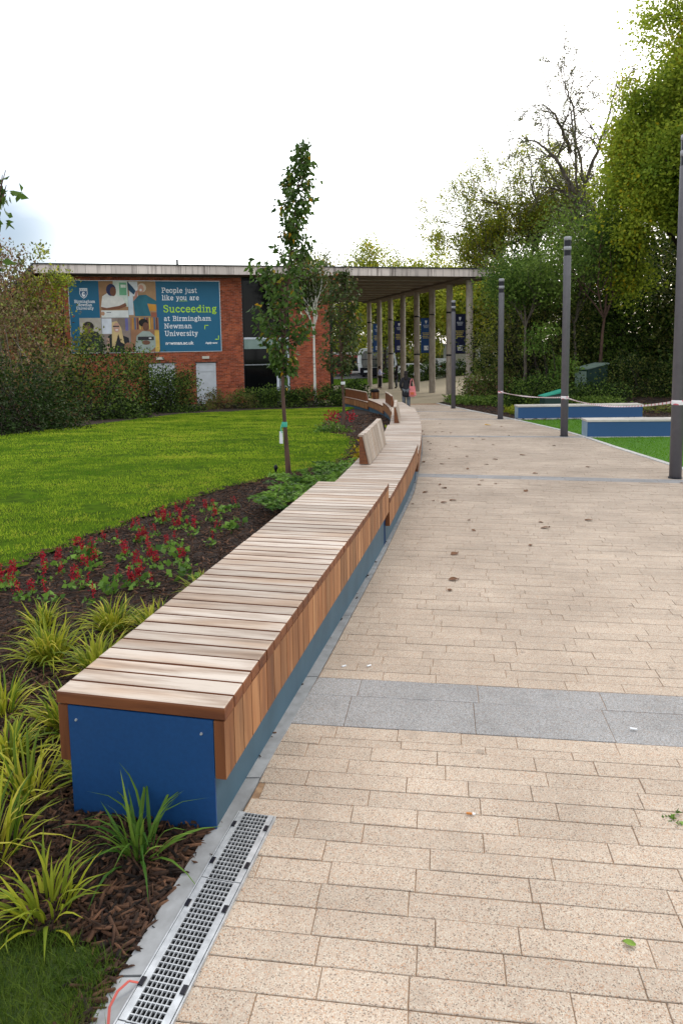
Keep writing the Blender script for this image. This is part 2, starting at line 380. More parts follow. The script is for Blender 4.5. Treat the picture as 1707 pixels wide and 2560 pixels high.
# small lawn corner at the very front, and the far lawns past the columns
sheet('lawn.002', lambda y: (-3.2, interp([(-1, -1.2), (1.0, -.8), (1.55, -.66), (1.75, -.66), (1.84, -.85), (1.88, -1.35)], y)), list(np.arange(-1, 1.89, .1)), 12, .004, basic('dull_turf', (.02, .045, .007), (.04, .06, .012), 25, .95, kind='pos', bmp=.6))
sheet('lawn.003', lambda y: (-9, interp([(58, 2.4), (62, 4.6), (68, 5.5)], y)), list(np.arange(57.5, 70, 1.0)), 8, .03, m_turf)
sheet('lawn.004', lambda y: (16, 30), list(np.arange(74, 96, 2.0)), 6, .03, m_turf)
sheet('road', lambda y: (-40, 40), list(np.arange(69.5, 100, 2.0)), 8, -.02, m_tarmac)

# edging and kerb stones
def strip_stones(name, xfn, y0, y1, ln, w, top, mat, root):
    y = y0; k = 0
    while y < y1:
        ye = min(y + ln, y1); g = .004
        mb = MB(); a, b = y + g, ye - g
        lo = lambda yy_: (xfn(yy_) , yy_)
        c8 = []
        for z in (-.12, 0):
            for (yy_, s_) in ((a, 0), (a, 1), (b, 1), (b, 0)):
                x = xfn(yy_) + (s_ * w)
                c8.append((x, yy_, G(x, yy_) + top + z))
        mb.hexa(c8, 0, random.random(), skip=(0,)); part(name, mb, mat, root)
        y = ye; k += 1
edging = thing('path_edging', 'grey concrete edging between the timber bench and the beige paving', 'edging', (0, 0, 0))
strip_stones('edging_stone', lambda y: xl(y) - .08, -1, 27, .9, .078, .006, m_edging, edging)
kerb = thing('path_kerb', 'pale stone kerb between the paving and the right lawn', 'kerb', (0, 0, 0))
strip_stones('kerb_stone', lambda y: xr(y) + .002, -1, 30, .9, .10, .012, m_kerb, kerb)

# ------------------------------------------------------------------ pavers
BANDS = [(-4, -.10), (3.19, -.146), (10.50, -.26), (16.33, -.20), (21.67, -.21), (27, -.2), (34, -.2)]
HALF = {3.19: .295, 10.50: .21, 16.33: .2, 21.67: .2, 25.3: .2}
sl = lambda y0: interp(BANDS, y0)
rows = []; y0 = 0.6
blist = sorted(HALF.items())
while y0 < 29.6:
    hit = next(((b, h) for b, h in blist if abs(y0 - b) < h - 1e-6), None)
    nxt = y0 + .1015
    for b, h in blist:
        if hit is None and y0 < b - h - 1e-6 < nxt + .03: nxt = b - h
    if hit: b, h = hit; nxt = y0 + h; rows.append((y0, min(nxt, b + h), True))
    else: rows.append((y0, nxt, False))
    y0 = rows[-1][1]
pieces = []
for (a, b, isband) in rows:
    ma, mb_ = sl(a), sl(b)
    def xlim(fn, y_0, m_):
        x = 1.0
        for _ in range(6): x = fn(y_0 + m_ * x)
        return x
    la, lb, ra, rb = xlim(xl, a, ma), xlim(xl, b, mb_), xlim(xr, a, ma), xlim(xr, b, mb_)
    x = min(la, lb); first = True; end = max(ra, rb)
    x += -.3 * random.random() if not isband else -.35
    while x < end:
        ln = .6 if isband else random.choice((.24, .28, .36, .4, .42))
        x2 = x + ln
        c = lambda xx_, lo, hi: min(max(xx_, lo), hi)
        g = .0013
        xa0, xa1 = c(x + g, la + .002, ra - .002), c(x2 - g, la + .002, ra - .002)
        sk = -.5 * (ma + mb_) * (b - a)
        xb0, xb1 = c(x + sk + g, lb + .002, rb - .002), c(x2 + sk - g, lb + .002, rb - .002)
        if max(xa1 - xa0, xb1 - xb0) > .03:
            gg = .0013
            q = [(xa0, a + gg + ma * xa0), (xa1, a + gg + ma * xa1), (xb1, b - gg + mb_ * xb1), (xb0, b - gg + mb_ * xb0)]
            pieces.append((q, isband, random.random(), random.uniform(-.0018, .0018)))
        x = x2
def paver_mb(mb, q, ti, dz, mi=0):
    c = .0018
    cx = sum(p[0] for p in q) / 4; cy = sum(p[1] for p in q) / 4
    bot = [(x, y, G(x, y) - .028) for x, y in q]; mid = [(x, y, G(x, y) - c + dz) for x, y in q]
    top = []
    for x, y in q:
        x2 = x + (c if x < cx else -c); y2 = y + (c if y < cy else -c); top.append((x2, y2, G(x2, y2) + dz))
    vs = bot + mid + top
    fs = [(8, 9, 10, 11)] + [(4 + i, 4 + (i + 1) % 4, 8 + (i + 1) % 4, 8 + i) for i in range(4)] + [(i, (i + 1) % 4, 4 + (i + 1) % 4, 4 + i) for i in range(4)]
    mb.add(vs, fs, mi, ti)
def shows(q):
    x = sum(p[0] for p in q) / 4; y = sum(p[1] for p in q) / 4
    if y < 1.3 or abs(x / y) > .53: return 0
    return abs((q[1][0] - q[0][0]) * (q[3][1] - q[0][1])) / y ** 3
for band in (False, True):
    L = sorted([p for p in pieces if p[1] == band], key=lambda p: -shows(p[0]))
    for p in L[:300]:
        mb = MB(); paver_mb(mb, p[0], p[2], p[3]); part('granite_slab' if band else 'paver', mb, m_slab if band else m_paver, path)
    if L[300:]:
        mb = MB()
        for p in L[300:]: paver_mb(mb, p[0], p[2], p[3])
        part('slab_field' if band else 'paver_field', mb, m_slab if band else m_paver, path, kind='stuff')

# ================================================================== TIMBER BENCHES
FC = [(-1.32, -1.9), (-.43, 2.28), (.43, 6.18), (1.09, 9.66), (1.57, 13.25), (1.87, 16.3), (2.07, 19.0), (2.13, 21.2), (2.02, 23.3), (1.70, 25.5), (1.2, 27.5), (.55, 29.3), (-.3, 31)]
def catmull(P, per=40):
    out = []
    for i in range(1, len(P) - 2):
        p0, p1, p2, p3 = [np.array(q) for q in P[i - 1:i + 3]]
        for t in np.linspace(0, 1, per, endpoint=False):
            out.append(.5 * ((2 * p1) + (-p0 + p2) * t + (2 * p0 - 5 * p1 + 4 * p2 - p3) * t * t + (-p0 + 3 * p1 - 3 * p2 + p3) * t ** 3))
    return np.array(out)
CUR = catmull(FC); ARC = np.concatenate([[0], np.cumsum(np.linalg.norm(np.diff(CUR, axis=0), axis=1))])
def front(s):
    x = np.interp(s, ARC, CUR[:, 0]); y = np.interp(s, ARC, CUR[:, 1])
    x2 = np.interp(s + .05, ARC, CUR[:, 0]); y2 = np.interp(s + .05, ARC, CUR[:, 1]); x1 = np.interp(s - .05, ARC, CUR[:, 0]); y1 = np.interp(s - .05, ARC, CUR[:, 1])
    T = Vector((x2 - x1, y2 - y1, 0)).normalized(); return Vector((x, y, 0)), T, Vector((-T.y, T.x, 0))
s_of_y = lambda y: float(np.interp(y, CUR[:, 1], ARC))
def bevel_box(name, hx, hy, z0, z1, mats, r=.006, seg=2, topmat=None):
    bm = bmesh.new(); bmesh.ops.create_cube(bm, size=1.0)
    for v in bm.verts: v.co = Vector((v.co.x * 2 * hx, v.co.y * 2 * hy, z0 if v.co.z < 0 else z1))
    bmesh.ops.bevel(bm, geom=[e for e in bm.edges if all(v.co.z > z0 + 1e-4 for v in e.verts)], offset=r, segments=seg, affect='EDGES', profile=.6)
    bm.normal_update(); me = bpy.data.meshes.new(name)
    for f in bm.faces: f.material_index = 0 if topmat is None or f.normal.z > .5 or (topmat == 'both' and f.normal.z < -.5) else 1
    bm.to_mesh(me); bm.free()
    for m in mats: me.materials.append(m)
    at = me.attributes.new('tint', 'FLOAT', 'FACE'); at.data.foreach_set('value', np.full(len(me.polygons), .5, dtype=np.float32))
    return me
PIT = .095; BW = .67; PT = .046; BH = .218
me_plank = bevel_box('plank', BW / 2, .0436, -PT, 0, [m_top, m_endgrain], .009, 2, True)
me_board = bevel_box('cladding_board', BH / 2, .0448, -.021, .021, [m_board, m_endgrain], .004, 1, 'both')
me_brboard = bevel_box('backrest_board', .172, .0425, -.011, .011, [m_top], .004, 1)
me_cap = bevel_box('backrest_cap', .032, .0448, -.012, .012, [m_top], .004, 1)
def rotm(X, Y, Z):
    return Matrix(((X.x, Y.x, Z.x), (X.y, Y.y, Z.y), (X.z, Y.z, Z.z))).to_euler()
UP = Vector((0, 0, 1))
bench_labels = [
    ('nearest timber topped bench with blue end panel facing the ornamental grass', 2.28, 6.17, .40, None),
    ('second timber bench from the front with slatted backrest beside the ferns', 6.215, 9.66, .25, 7.96),
    ('backless timber bench just past the nearest slatted backrest', 9.70, 13.22, .10, None),
    ('curving timber bench whose backrest is seen end on, brown wedge end', 13.26, 16.28, -.02, 14.5),
    ('backless timber bench with pale planks between the two middle backrests', 16.32, 19.42, -.14, None),
    ('timber bench turning left with backrest seen from behind, near the walking woman', 19.46, 22.85, -.27, 21.1),
    ('backless timber bench showing its rear cladding, next to last in the curve', 22.89, 25.75, -.385, None),
    ('farthest timber bench with backrest, beside the round wooden bin', 25.79, 28.9, -.50, 26.4)]
for (lab, ya, yb, zt, yback) in bench_labels:
    sa, sb = s_of_y(ya), s_of_y(yb); n = int(round((sb - sa) / PIT)); pit = (sb - sa) / n
    P0, T0, N0 = front(sa); c0 = P0 + N0 * BW / 2
    root = thing('timber_bench', lab, 'bench', (c0.x, c0.y, G(c0.x, c0.y)), 0, 'timber topped benches curving along the path')
    rl = root.location.copy()
    bodyV = []
    for i in range(n):
        s = sa + (i + .5) * pit; P, T, N = front(s)
        jz = random.uniform(-.0012, .0012)
        obj('plank', me_plank, root, P + N * (BW / 2 + random.uniform(-.0015, .0015)) + UP * (zt + jz) - rl, (0, 0, math.atan2(N.y, N.x) + (math.pi if random.random() < .5 else 0)))
        zc = zt - PT - .006 - BH / 2
        e = rotm(UP, T, N); obj('front_board', me_board, root, P + N * .024 + UP * (zc + random.uniform(-.001, .001)) - rl, e)
        obj('rear_board', me_board, root, P + N * (BW - .024) + UP * zc - rl, e)
    # plinth body following the curve
    mb = MB(); m = 10; L = []
    for i in range(m + 1):
        s = sa + .012 + (sb - sa - .024) * i / m; P, T, N = front(s); a = P + N * .05; b = P + N * (BW - .05); L.append((a, b))
    for (a, b), (c, d) in zip(L, L[1:]):
        lo = [Vector((q.x, q.y, G(q.x, q.y) - .10)) for q in (a, b, d, c)]; hi = [Vector((q.x, q.y, zt - PT - .004)) for q in (a, b, d, c)]
        mb.add([*lo, *hi], [(0, 4, 7, 3), (1, 2, 6, 5)]); mb.add(hi, [(0, 1, 2, 3)], 1)  # plinth top painted black in place of shade between the planks
    part('plinth', mb, [m_blue_skylit, m_black], root)
    for s, sgn in ((sa, 1), (sb, -1)):
        P, T, N = front(s); P = P + T * (.003 * sgn); mb = MB(); a, b = P + N * .0465, P + N * (BW - .0465); th = T * (.008 * sgn)
        zb = min(G(a.x, a.y), G(b.x, b.y)) - .08; zc = zt - PT - .006
        q = [a, b, b + th, a + th] if sgn < 0 else [b, a, a + th, b + th]
        mb.hexa([Vector((v.x, v.y, zb)) for v in q] + [Vector((v.x, v.y, zc)) for v in q])
        pan = part('end_panel', mb, m_blue, root)
        for f in (.065, BW - .105):
            c = P + N * (.0465 + f - .02) - T * (.001 * sgn) + UP * (zt - .105)
            mb = MB(); mb.tube([c + T * (.004 * sgn), c - T * (.004 * sgn)], [.0055, .0045], 8); 
            obj('bolt', mb.mesh('bolt', m_steel, tuple(rl)), pan)
    if yback:
        s0 = s_of_y(yback); k0 = int((s0 - sa) / pit) ; ks = range(k0, n); sA, sB = sa + k0 * pit, sb
        mb = MB(); L = []
        for i in range(9):
            s = sA + (sB - sA) * i / 8; P, T, N = front(s)
            L.append([P + N * .475 + UP * (zt + .008), P + N * .545 + UP * (zt + .335), P + N * .580 + UP * (zt + .335), P + N * .580 + UP * (zt + .008)])
        for A, B in zip(L, L[1:]): mb.add(A + B, [(i, (i + 1) % 4, 4 + (i + 1) % 4, 4 + i) for i in range(4)])
        mb.add(L[0], [(0, 1, 2, 3)]); mb.add(L[-1], [(3, 2, 1, 0)])
        br = part('backrest', mb, m_endgrain, root); 
        for k in ks:
            P, T, N = front(sa + (k + .5) * pit)
            A, B = P + N * .475 + UP * zt, P + N * .545 + UP * (zt + .335); d = (B - A).normalized(); nrm = d.cross(T).normalized()
            obj('backrest_board', me_brboard, br, (A + B) / 2 + (-nrm if nrm.dot(N) > 0 else nrm) * .014 + d * .003 - rl, rotm(d, T, nrm))
            obj('backrest_cap', me_cap, br, P + N * .560 + UP * (zt + .348) - rl, rotm(N, -T, UP) if False else (0, 0, math.atan2(N.y, N.x)))

# ================================================================== DRAIN
drain = thing('drainage_channel', 'galvanised steel drain grating set in the paving in front of the nearest bench', 'drain', (-.5, 1.9, G(-.5, 1.9)))
DA, DB = Vector((-.672, 0.95, 0)), Vector((-.338, 2.37, 0))
dd = (DB - DA).normalized(); dn = Vector((dd.y, -dd.x, 0)); LEN = (DB - DA).length
def dpt(s, w, z): 
    p = DA + dd * s + dn * (w * .88); return Vector((p.x, p.y, G(p.x, p.y) + z))
def dbox(mb, s0, s1, w0, w1, z0, z1, mi=0, ti=.5):
    mb.hexa([dpt(s0, w0, z0), dpt(s0, w1, z0), dpt(s1, w1, z0), dpt(s1, w0, z0), dpt(s0, w0, z1), dpt(s0, w1, z1), dpt(s1, w1, z1), dpt(s1, w0, z1)], mi, ti)
mb = MB(); dbox(mb, 0, LEN, -.078, .078, -.0180, .0030); part('channel_bed', mb, m_black, drain)
for w0, w1 in ((-.084, -.079), (.079, .084)):
    mb = MB(); dbox(mb, 0, LEN, w0, w1, -.03, .0115); part('channel_edge', mb, m_steel, drain)
seams = [0, .12, .62, 1.12, LEN]
for s0, s1 in zip(seams, seams[1:]):
    mb = MB(); a, b = s0 + .002, s1 - .002
    dbox(mb, a, b, -.076, -.052, .004, .0125); dbox(mb, a, b, .052, .076, .004, .0125)
    k = max(2, int((b - a) / .0195))
    for i in range(k + 1):
        s = a + (b - a - .003) * i / k; dbox(mb, s, s + .003, -.052, .052, .004, .0105)
    for i in range(1, 7):
        w = -.052 + .104 * i / 7; dbox(mb, a, b, w - .0011, w + .0011, .004, .0118)
    gr = part('grating', mb, m_steel, drain)
    if b - a > .3:
        for f in (.22, .78):
            for w in (-.07, .07):
                s = a + (b - a) * f; mb = MB(); dbox(mb, s - .013, s + .013, w - .008, w + .008, .0125, .0165); obj('clip', mb.mesh('clip', m_poledark, tuple(drain.location)), gr)
# orange strap lying beside the drain
mb = MB(); pts = [(-.572, 1.672, .012), (-.595, 1.66, .03), (-.614, 1.625, .035), (-.622, 1.585, .03), (-.614, 1.55, .02), (-.61, 1.50, .016), (-.61, 1.44, .016)]
for (a, b) in zip(pts, pts[1:]):
    A = Vector((a[0], a[1], G(a[0], a[1]) + a[2])); B = Vector((b[0], b[1], G(b[0], b[1]) + b[2])); d = (B - A).normalized(); w = d.cross(UP).normalized() * .0035
    mb.hexa([A - w, A + w, B + w, B - w, A - w + UP * .0015, A + w + UP * .0015, B + w + UP * .0015, B - w + UP * .0015])
o = obj('plastic_strap', mb.mesh('plastic_strap', basic('orange_plastic', (.36, .065, .05), None, 5, .5)), None); tag(o, 'orange plastic strap curling beside the drain grating on the grey edging', 'strap')

# ================================================================== LAMP POSTS, TAPE
def lamp_post(x, y, h, label, r=.083):
    z = G(x, y); root = thing('lamp_post', label, 'lamp post', (x, y, z), 0, 'grey lamp posts along the right kerb')
    mb = MB(); mb.lathe([(0, 0), (r, 0), (r, h - .42)], 20); mb.lathe([(r, h - .42), (.0, h - .42)], 20); part('pole', mb, m_pole, root, org=(0, 0, 0))
    for za, zb in ((h - .42, h - .30), (h - .215, h - .085)):
        mb = MB(); mb.lathe([(r * .93, za), (r * .93, zb)], 20); part('lamp_lens', mb, m_poledark, root, org=(0, 0, 0))
    mb = MB(); mb.lathe([(r * .9, h - .30), (r, h - .298), (r, h - .217), (r * .9, h - .215)], 20); part('ring', mb, m_polering, root, org=(0, 0, 0))
    mb = MB(); mb.lathe([(r * .9, h - .085), (r, h - .083), (r, h - .012), (r * .8, h), (0, h)], 20); part('cap', mb, m_polering, root, org=(0, 0, 0))
    mb = MB(); mb.lathe([(r + .012, 0), (r + .012, .018), (r + .001, .022)], 20); part('base_collar', mb, m_poledark, root, org=(0, 0, 0))
    return root
POSTS = [(4.77, 9.61, 4.76), (5.09, 15.46, 4.48), (4.87, 20.76, 4.24), (4.32, 26.17, 4.12)]
for (x, y, h), lab in zip(POSTS, ['tall grey lamp post nearest the camera, cut by the right picture edge', 'grey lamp post standing in front of the two blue benches', 'grey lamp post at the near corner of the far blue bench', 'slim grey lamp post in front of the canopy columns at the mulch corner']):
    lamp_post(x, y, h, lab)
m_tape, t_, b_ = newmat('barrier_tape')
wv = nd(t_, 'ShaderNodeTexWave', {'Scale': 5.0}); wv.bands_direction = 'DIAGONAL'; t_.links.new(coord(t_, 'pos'), wv.inputs['Vector'])
t_.links.new(ramp(t_, wv.outputs[0], .80, .86, (.66, .64, .65), (.48, .10, .13)), b_.inputs['Base Color']); b_.inputs['Roughness'].default_value = .35
def tape(p, q, sag, lab, n=24, w=.016):
    mb = MB(); L = []
    for i in range(n + 1):
        f = i / n; c = Vector(p).lerp(Vector(q), f) - UP * (sag * 4 * f * (1 - f)); tw = .35 * math.sin(f * 9); wdt = w * (.6 + .4 * abs(math.cos(f * 7)))
        d = (Vector(q) - Vector(p)).normalized(); sd = d.cross(UP).normalized()
        L.append((c + (UP * math.cos(tw) + sd * math.sin(tw)) * wdt, c - (UP * math.cos(tw) + sd * math.sin(tw)) * wdt, sd * .002))
    for (a, b, s_), (c, d, s2) in zip(L, L[1:]):
        mb.add([a - s_, b - s_, d - s2, c - s2, a + s_, b + s_, d + s2, c + s2], [(0, 1, 2, 3), (7, 6, 5, 4), (0, 3, 7, 4), (1, 5, 6, 2)])
    for e in (p, q):
        mb.lathe([(.088, e[2] - .03), (.09, e[2]), (.088, e[2] + .03)], 14, (e[3], e[4])) if len(e) > 3 else None
    o = obj('barrier_tape', mb.mesh('barrier_tape', m_tape)); tag(o, lab, 'barrier tape', 'red and white barrier tape tied between the lamp posts')
def tp(i, z): x, y, h = POSTS[i]; return (x, y, z)
def tape2(i, za, j, zb, sag, lab):
    a, b = Vector(tp(i, za)), Vector(tp(j, zb)); d = (b - a); d.z = 0; d.normalize()
    A = a + d * .087; B = b - d * .087
    mbn = len(bpy.data.objects)
    tape(tuple(A), tuple(B), sag, lab)
tape2(2, .17, 1, .40, .06, 'red and white barrier tape stretched behind, between the two middle lamp posts')
tape2(1, .41, 0, .79, .13, 'red and white barrier tape sagging in front of the near blue bench')
tape((4.857, 9.63, .80), (8.4, 8.9, .95), .06, 'red and white barrier tape leaving the near lamp post, upper strand')
tape((4.857, 9.60, .77), (7.2, 7.0, .10), .05, 'red and white barrier tape drooping from the near lamp post, lower strand')
for i, z, lab in ((2, .17, 'loop of barrier tape wound round the farther taped lamp post'), (1, .405, 'loop of barrier tape knotted round the lamp post between the blue benches'), (0, .79, 'loop of barrier tape wound round the nearest lamp post')):
    x, y, h = POSTS[i]; mb = MB(); mb.lathe([(.0845, z - .035), (.0875, z - .02), (.0865, z), (.0885, z + .02), (.0845, z + .032)], 16, (x, y))
    tag(obj('barrier_tape', mb.mesh('tape_loop', m_tape)), lab, 'barrier tape', 'loops of barrier tape round the lamp posts')

# ================================================================== BLUE BENCHES ON THE RIGHT LAWN
def blue_bench(x, y, ln, dep, h, rz, lab):
    z = G(x, y) - .01; root = thing('blue_bench', lab, 'bench', (x, y, z), rz, 'blue block benches on the right lawn')
    mb = MB(); mb.box(0, ln, 0, dep, -.15, h - .045); part('body', mb, m_blue2, root, org=(0, 0, 0))
    mb = MB(); mb.box(-.006, -.001, .01, dep - .01, -.15, h - .05); part('end_plate', mb, m_blockend, root, org=(0, 0, 0))
    k = int(round(ln / .92))
    for i in range(k):
        a, b = i * ln / k, (i + 1) * ln / k
        mb = MB(); mb.box((a if i else -.02) + .003, (b if i < k - 1 else ln + .02) - .003, -.02, dep + .02, h - .042, h, ti=random.random()); part('top_slab', mb, m_blocktop, root, org=(0, 0, 0))
    mb = MB(); mb.box(.02, ln - .02, .02, dep - .02, h - .046, h - .043); part('painted_shadow_gap', mb, m_black, root, org=(0, 0, 0))  # black sheet standing in for the shade under the top slabs
    mb = MB(); mb.box(-.12, ln + .1, -.10, -.003, -.16, .02); part('base_strip', mb, m_kerb, root, org=(0, 0, 0))
blue_bench(5.53, 15.2, 3.6, .45, .40, math.radians(-4), 'nearer blue block bench with pale top beside the lamp post')
blue_bench(5.39, 20.66, 3.75, .45, .41, math.radians(-1.5), 'farther blue block bench with pale top in front of the shrubs')

# ================================================================== BUILDING
BA = math.atan(.24)
bld = thing('brick_building', 'two storey red brick hall with a flat concrete roof and columned canopy', 'building', (7.93, 36.1, 0), BA)
def bp(name, mb, mats, parent=None, kind=None):
    return obj(name, mb.mesh(name, mats), parent or bld, kind=kind)
ZS, ZR = 5.10, 5.52; LX = -22.2; WY = 1.3
mb = MB(); mb.box(LX, -.02, .06, 20.5, ZS + .012, ZR - .03); bp('roof', mb, m_soffit)
nf = 20
for i in range(nf):
    a, b = LX + (0 - LX) * i / nf, LX + (0 - LX) * (i + 1) / nf
    mb = MB(); mb.box(a + .008, b - .008, 0, .058, ZS, ZR - .04, ti=random.random()); bp('fascia_panel', mb, m_conc)
for i in range(18):
    a, b = .06 + 20.4 * i / 18, .06 + 20.4 * (i + 1) / 18
    mb = MB(); mb.box(-.018, .03, a + .008, b - .008, ZS, ZR - .04, ti=random.random()); bp('fascia_panel', mb, m_conc)
mb = MB(); mb.box(LX - .05, .07, -.05, 20.6, ZR - .038, ZR + .02); bp('roof_edge', mb, m_coping)
for i in range(9):
    y = 2.2 + i * 1.95; mb = MB(); mb.box(-8.3, -1.6, y, y + .13, ZS - .03, ZS + .008); bp('soffit_batten', mb, m_batten)
mb = MB(); mb.box(-1.45, -.1, .3, 20.2, ZS - .10, ZS + .006); bp('edge_beam', mb, m_soffit)
for k, off in enumerate(np.linspace(.95, 19.4, 8)):
    mb = MB(); x = -.78 - .32 * (off / 19.4); gz = G(7.93 + x * .972 - off * .233, 36.1 + x * .233 + off * .972) - .1
    mb.lathe([(.195, gz), (.185, 1.0), (.18, ZS - .09)], 18, (x, off)); c = bp('column', mb, m_column)
    if k in (1, 3, 5, 7):
        for z in (.95, 3.38):
            mb = MB(); mb.lathe([(.185, z), (.196, z), (.196, z + .1), (.185, z + .1)], 18, (x, off)); bp('strap', mb, m_strap, c)
    elif k == 2:
        mb = MB(); mb.lathe([(.184, 3.4), (.193, 3.4), (.193, 3.47), (.184, 3.47)], 18, (x, off)); bp('strap', mb, m_strap, c)
# walls (mortar core) and bricks standing proud of it
ZB = -1.6; GX0, GX1 = -12.85, -10.5; RX1 = -8.4
mb = MB(); mb.box(LX + .1, GX0, WY, WY + .3, ZB, ZS - .005); wl = bp('wall', mb, m_mortar)
mb = MB(); mb.box(GX1, RX1, WY, WY + .3, ZB, ZS - .005); mb.box(RX1 - .3, RX1, WY + .302, 20, ZB, ZS - .005); wr = bp('wall', mb, m_mortar)
holes = [(-20.95, -13.93, 1.50, 4.87), (-15.22, -14.23, ZB, .91), (-17.48, -16.22, ZB, .93)]
def bricks(x0, x1, parent, hs):
    mb = MB(); z = ZB; r = 0
    while z < ZS - .09:
        x = x0 - (.1125 if r % 2 else 0)
        while x < x1 - .02:
            a, b = max(x + .005, x0), min(x + .22, x1); cx = (a + b) / 2; cz = z + .035
            if b - a > .03 and not any(h[0] < cx < h[1] and h[2] < cz < h[3] for h in hs):
                mb.box(a, b, WY - .012 + random.uniform(-.003, .003), WY + .01, z + .005, z + .07, ti=random.random(), skip=(4,))
            x += .225
        z += .075; r += 1
    bp('brick_course', mb, m_brick, parent, kind='stuff')
bricks(LX + .1, GX0, wl, holes); bricks(GX1, RX1, wr, [])
# sloping side roof at the left end
mb = MB(); mb.prism([(LX, ZS - .01), (LX, ZR), (LX - .05, ZR), (-25.2, 2.4), (-25.2, 2.05), (LX - .35, ZS - .01)], .1, 9, 0); bp('side_roof', mb, m_coping)
mb = MB(); mb.prism([(LX + .1, ZB), (LX + .1, ZS - .02), (LX - .3, ZS - .02), (-25.0, 2.1), (-25.0, ZB)], WY + .02, 8.5); bp('side_wall', mb, m_brick)
# glazing bay
gz0 = WY + .12
mb = MB(); mb.box(GX0, GX1, WY + .34, WY + .36, ZB, ZS - .006); bp('window_backing', mb, m_black)
win = bp('window', (lambda q: (q.box(GX0, GX0 + .05, gz0, gz0 + .08, ZB, ZS - .01), q.box(GX1 - .05, GX1, gz0, gz0 + .08, ZB, ZS - .01), q.box(GX0 + .05, GX1 - .05, gz0, gz0 + .08, ZS - .12, ZS - .01), q)[-1])(MB()), m_poledark)
for (x0, x1, z0, z1) in ((GX0 + .06, GX1 - .06, 2.14, ZS - .13), (GX0 + .06, -11.2, .78, 1.54), (GX0 + .06, -11.2, ZB, .72)):
    mb = MB(); mb.box(x0, x1, gz0 + .02, gz0 + .05, z0, z1); bp('pane', mb, m_glass, win)
mb = MB(); mb.box(GX0 + .051, GX1 - .051, gz0 - .03, gz0 + .07, 2.035, 2.13); bp('frame', mb, m_whiteframe, win)
mb = MB(); mb.box(GX0 + .051, GX1 - .051, gz0 - .01, gz0 + .06, 1.55, 2.03); bp('spandrel', mb, m_spandrel, win)
mb = MB(); mb.box(GX0 + .051, -11.19, gz0 - .01, gz0 + .055, .725, .775); bp('transom', mb, m_greypanel, win)
for x in (-11.18, -10.60):
    mb = MB(); mb.box(x, x + .11 if x < -11 else x + .07, gz0 - .04, gz0 + .075, ZB, 1.545); bp('frame', mb, m_whiteframe, win)
mb = MB(); mb.box(-11.06, -10.61, gz0 - .005, gz0 + .05, ZB, 1.54); bp('side_panel', mb, m_greypanel, win)
mb = MB(); mb.box(-8.39, -7.75, 3.4, 3.7, ZB, ZS - .01); bp('dark_screen', mb, m_poledark)
# doors and wall lamps
for (x0, x1, z1, nm) in ((-15.2, -14.25, .89, 'solid'), (-17.46, -16.24, .91, 'louvre')):
    mb = MB(); mb.box(x0, x1, WY - .03, WY + .05, ZB + .2, z1); dr = bp('door', mb, m_door)
    for a, b, c, d in ((x0, x0 + .07, ZB + .2, z1), (x1 - .07, x1, ZB + .2, z1), (x0 + .07, x1 - .07, z1 - .07, z1), (x0 + .07, x1 - .07, z1 - .42, z1 - .36)):
        mb = MB(); mb.box(a, b, WY - .055, WY - .031, c, d); bp('door_frame', mb, m_door, dr)
    if nm == 'louvre':
        for i in range(20):
            z = ZB + .3 + i * .09; mb = MB(); mb.add([(x0 + .075, WY - .05, z), (x1 - .075, WY - .05, z), (x1 - .075, WY - .031, z + .06), (x0 + .075, WY - .031, z + .06)], [(0, 1, 2, 3)]); mb.add([(x0 + .075, WY - .05, z), (x1 - .075, WY - .05, z), (x1 - .075, WY - .031, z - .01), (x0 + .075, WY - .031, z - .01)], [(3, 2, 1, 0)]); bp('louvre_blade', mb, m_door, dr)
    else:
        for z in (-.2, .35):
            pass
        mb = MB(); mb.box(x0 + .12, x1 - .12, WY - .038, WY - .031, ZB + .35, z1 - .48); bp('door_leaf', mb, m_door, dr)
    mb = MB(); mb.box(x0 - .06, x1 + .05, WY - .09, WY - .014, z1 + .012, z1 + .05); bp('door_lintel', mb, m_coping)
for x in (-14.72, -16.92):
    mb = MB(); mb.box(x - .17, x + .17, WY - .13, WY - .014, 1.11, 1.235); bp('wall_lamp', mb, m_lampshell)
# roof lights and vent pipe
for x in (-18.15, -16.8):
    mb = MB(); zb = ZR + .02; a = .42
    mb.add([(x - a, 3 - a, zb), (x + a, 3 - a, zb), (x + a, 3 + a, zb), (x - a, 3 + a, zb), (x - .08, 3, zb + .33), (x + .08, 3, zb + .33)], [(0, 1, 5, 4), (1, 2, 5), (2, 3, 4, 5), (3, 0, 4)]); bp('roof_light', mb, m_teal)
mb = MB(); mb.tube([(-15.9, 3, ZR), (-15.9, 3, 6.14)], .05, 10); bp('vent_pipe', mb, m_coping)

# ---------------------------------------------------------------- poster on the wall
XL, XR_, PZ0, PZ1 = -20.92, -13.95, 1.49, 4.88
pos = thing('wall_poster', 'large blue university advertising poster with five photographs on the brick wall', 'poster', (7.93, 36.1, 0), BA)
PY = WY - .05
def flat(c): 
    k = 'print_%02d%02d%02d' % tuple(int(x * 99) for x in c)
    return MATS.get(k) or basic(k, c, None, 3, .65)
mb = MB(); mb.box(XL, XR_, PY, PY + .03, PZ0, PZ1); obj('backing', mb.mesh('backing', basic('poster_blue', (.010, .115, .215), (.009, .11, .205), 2, .55)), pos)
mb = MB(); e = .03
for a, b, c, d in ((XL - e, XL - .002, PZ0 - e, PZ1 + e), (XR_ + .002, XR_ + e, PZ0 - e, PZ1 + e), (XL - .002, XR_ + .002, PZ0 - e, PZ0 - .002), (XL - .002, XR_ + .002, PZ1 + .002, PZ1 + e)): mb.box(a, b, PY - .008, PY + .03, c, d)
obj('frame', mb.mesh('frame', m_steel), pos)
